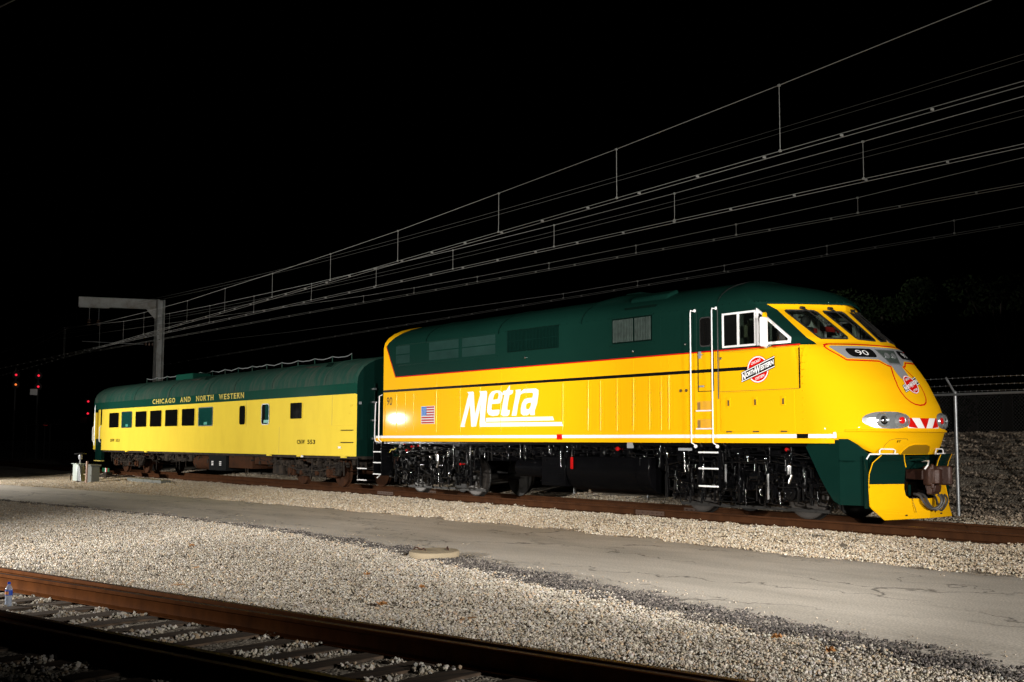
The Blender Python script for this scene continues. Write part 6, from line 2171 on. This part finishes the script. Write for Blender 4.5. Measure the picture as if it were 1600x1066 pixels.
for i, (x, y, a_, l, lab) in enumerate(((14.6, -13.40, .35, .34, 'curved brown stick on the gravel just beyond the near rail'), (12.6, -12.35, -.2, .30, 'thin dry stick on the gravel, farther from the near rail'), (18.5, -11.9, .5, .22, 'short dark twig on the gravel in front of the right half of the near rail'))):
    z = float(gz(x, y)) + .03
    ob = MB().tube([(x + math.cos(a_) * l * t - .03 * math.sin(3 * t) * math.sin(a_), y + math.sin(a_) * l * t + .02 * math.sin(4 * t), z + .02 * math.sin(3.1 * t)) for t in (-.5, -.2, .1, .3, .5)], [.006, .011, .012, .009, .005], 6).build('stick', M['stick'], loc=(x, y, z))
    tag(ob, lab, 'stick', group='sticks on the gravel')
LF = [(17.05, -12.0, .07, 'crumpled ochre leaf, the largest one lying on the pale gravel'), (14.5, -10.75, .045, 'small orange leaf on the gravel left below the concrete lid'), (9.2, -11.1, .05, 'dark brown leaf far left on the gravel'),
      (21.0, -10.2, .045, 'small rusty leaf beside the dark road edge at the right'), (21.7, -10.35, .05, 'rusty leaf nearest the right edge of the view'), (16.1, -10.9, .04, 'tiny orange leaf right of the largest ochre leaf')]
for x, y, s_, lab in LF:
    z = float(gz(x, y)) + .03
    mb = MB()
    g = random.Random(int(x * 10))
    for _ in range(3):
        a_ = g.uniform(0, 6.28); ox, oy = g.uniform(-s_, s_) * .5, g.uniform(-s_, s_) * .5
        pts = [(x + ox + s_ * r_ * math.cos(a_ + t), y + oy + s_ * r_ * math.sin(a_ + t), z + .02 * math.sin(2 * t + a_) + .012) for t, r_ in ((0, 1), (.6, .5), (1.3, .75), (2.4, .4), (3.1, .8), (4.0, .45), (5.0, .7), (5.7, .4))]
        c_ = (x + ox, y + oy, z)
        mb.add([c_] + pts + [(c_[0], c_[1], z - .004)] + [(p[0], p[1], p[2] - .004) for p in pts],
               [(0, 1 + k, 1 + (k + 1) % 8) for k in range(8)] + [(9, 10 + (k + 1) % 8, 10 + k) for k in range(8)] + [(1 + k, 10 + k, 10 + (k + 1) % 8, 1 + (k + 1) % 8) for k in range(8)])
    ob = mb.build('fallen_leaf', M['leaf'], smooth=False, loc=(x, y, z))
    tag(ob, lab, 'leaf', group='fallen leaves on the gravel')

# ================================================================== TREES
def tree(label, x, y, h, w, seed, n=5200):
    g = np.random.default_rng(seed)
    t = thing('deciduous_tree', label, 'tree', (x, y, 1.0), group='dark trees beyond the fence')
    rr = random.Random(seed)
    z0 = 1.0
    mb = MB()
    tr = [(x, y, z0 - .3), (x + .1, y, z0 + h * .3), (x - .1, y + .1, z0 + h * .6), (x, y, z0 + h * .85)]
    mb.tube(tr, [.22, .16, .10, .03], 8)
    blobs = []
    for k in range(22):
        a_ = rr.uniform(0, 6.28); q = rr.uniform(.2, 1) * w; zz = z0 + h * rr.uniform(.30, .95)
        q *= math.sin(min(1, (zz - z0) / h) * 2.6) ** .6
        c_ = (x + q * math.cos(a_), y + q * math.sin(a_), zz)
        blobs.append((c_, rr.uniform(.28, .5) * w * .8))
        b0 = Vector(tr[1]).lerp(Vector(tr[2]), rr.random())
        mb.tube([b0, b0.lerp(Vector(c_), .5) + Vector((0, 0, -.1)), c_], [.05, .03, .012], 5)
    mb.build('trunk', M['bark'], t)
    idx = g.integers(0, len(blobs), n)
    C = np.array([b[0] for b in blobs])[idx]; S = np.array([b[1] for b in blobs])[idx]
    d = g.normal(size=(n, 3)); d /= np.linalg.norm(d, axis=1)[:, None]
    P = C + d * (S * g.uniform(.35, 1.05, n) ** .6)[:, None] * np.array([1, 1, .75])
    a1 = g.normal(size=(n, 3)); a1 /= np.linalg.norm(a1, axis=1)[:, None]
    a2 = np.cross(a1, g.normal(size=(n, 3))); a2 /= np.linalg.norm(a2, axis=1)[:, None]
    ls = g.uniform(.05, .10, n)[:, None]
    Vv = np.stack([P - a1 * ls, P + a2 * ls * .5, P + a1 * ls, P - a2 * ls * .5], 1).reshape(-1, 3) - np.array([x, y, 1.0])
    Fv = np.arange(4 * n).reshape(-1, 4)
    me = bpy.data.meshes.new('crown')
    me.from_pydata(Vv.tolist(), [], Fv.tolist())
    ca = me.color_attributes.new('tint', 'FLOAT_COLOR', 'POINT')
    k = g.uniform(.6, 1.3, len(blobs))[idx] * g.uniform(.7, 1.3, n)
    cc = np.stack([.012 * k, .022 * k, .007 * k, np.ones(n)], 1)
    ca.data.foreach_set('color', np.repeat(cc, 4, axis=0).ravel())
    me.materials.append(M['foliage'])
    o = bpy.data.objects.new('crown', me); COL.objects.link(o); o.parent = t; WLOC[o.name] = Vector((x, y, 1.0))
    return t


tree('faint bushy tree just right above the nose of the locomotive', 3.2, 16.5, 6.2, 2.0, 3, 6500)
tree('dark tree at the right edge of the view, above the fence', 8.6, 15.0, 5.6, 1.8, 4, 5200)
tree('low dark tree in the gap between the two taller ones', 5.9, 17.5, 4.4, 1.8, 5, 4200)
tree('dark tree peeping over the rear of the cab roof', -.5, 20.0, 5.6, 2.0, 6, 4200)
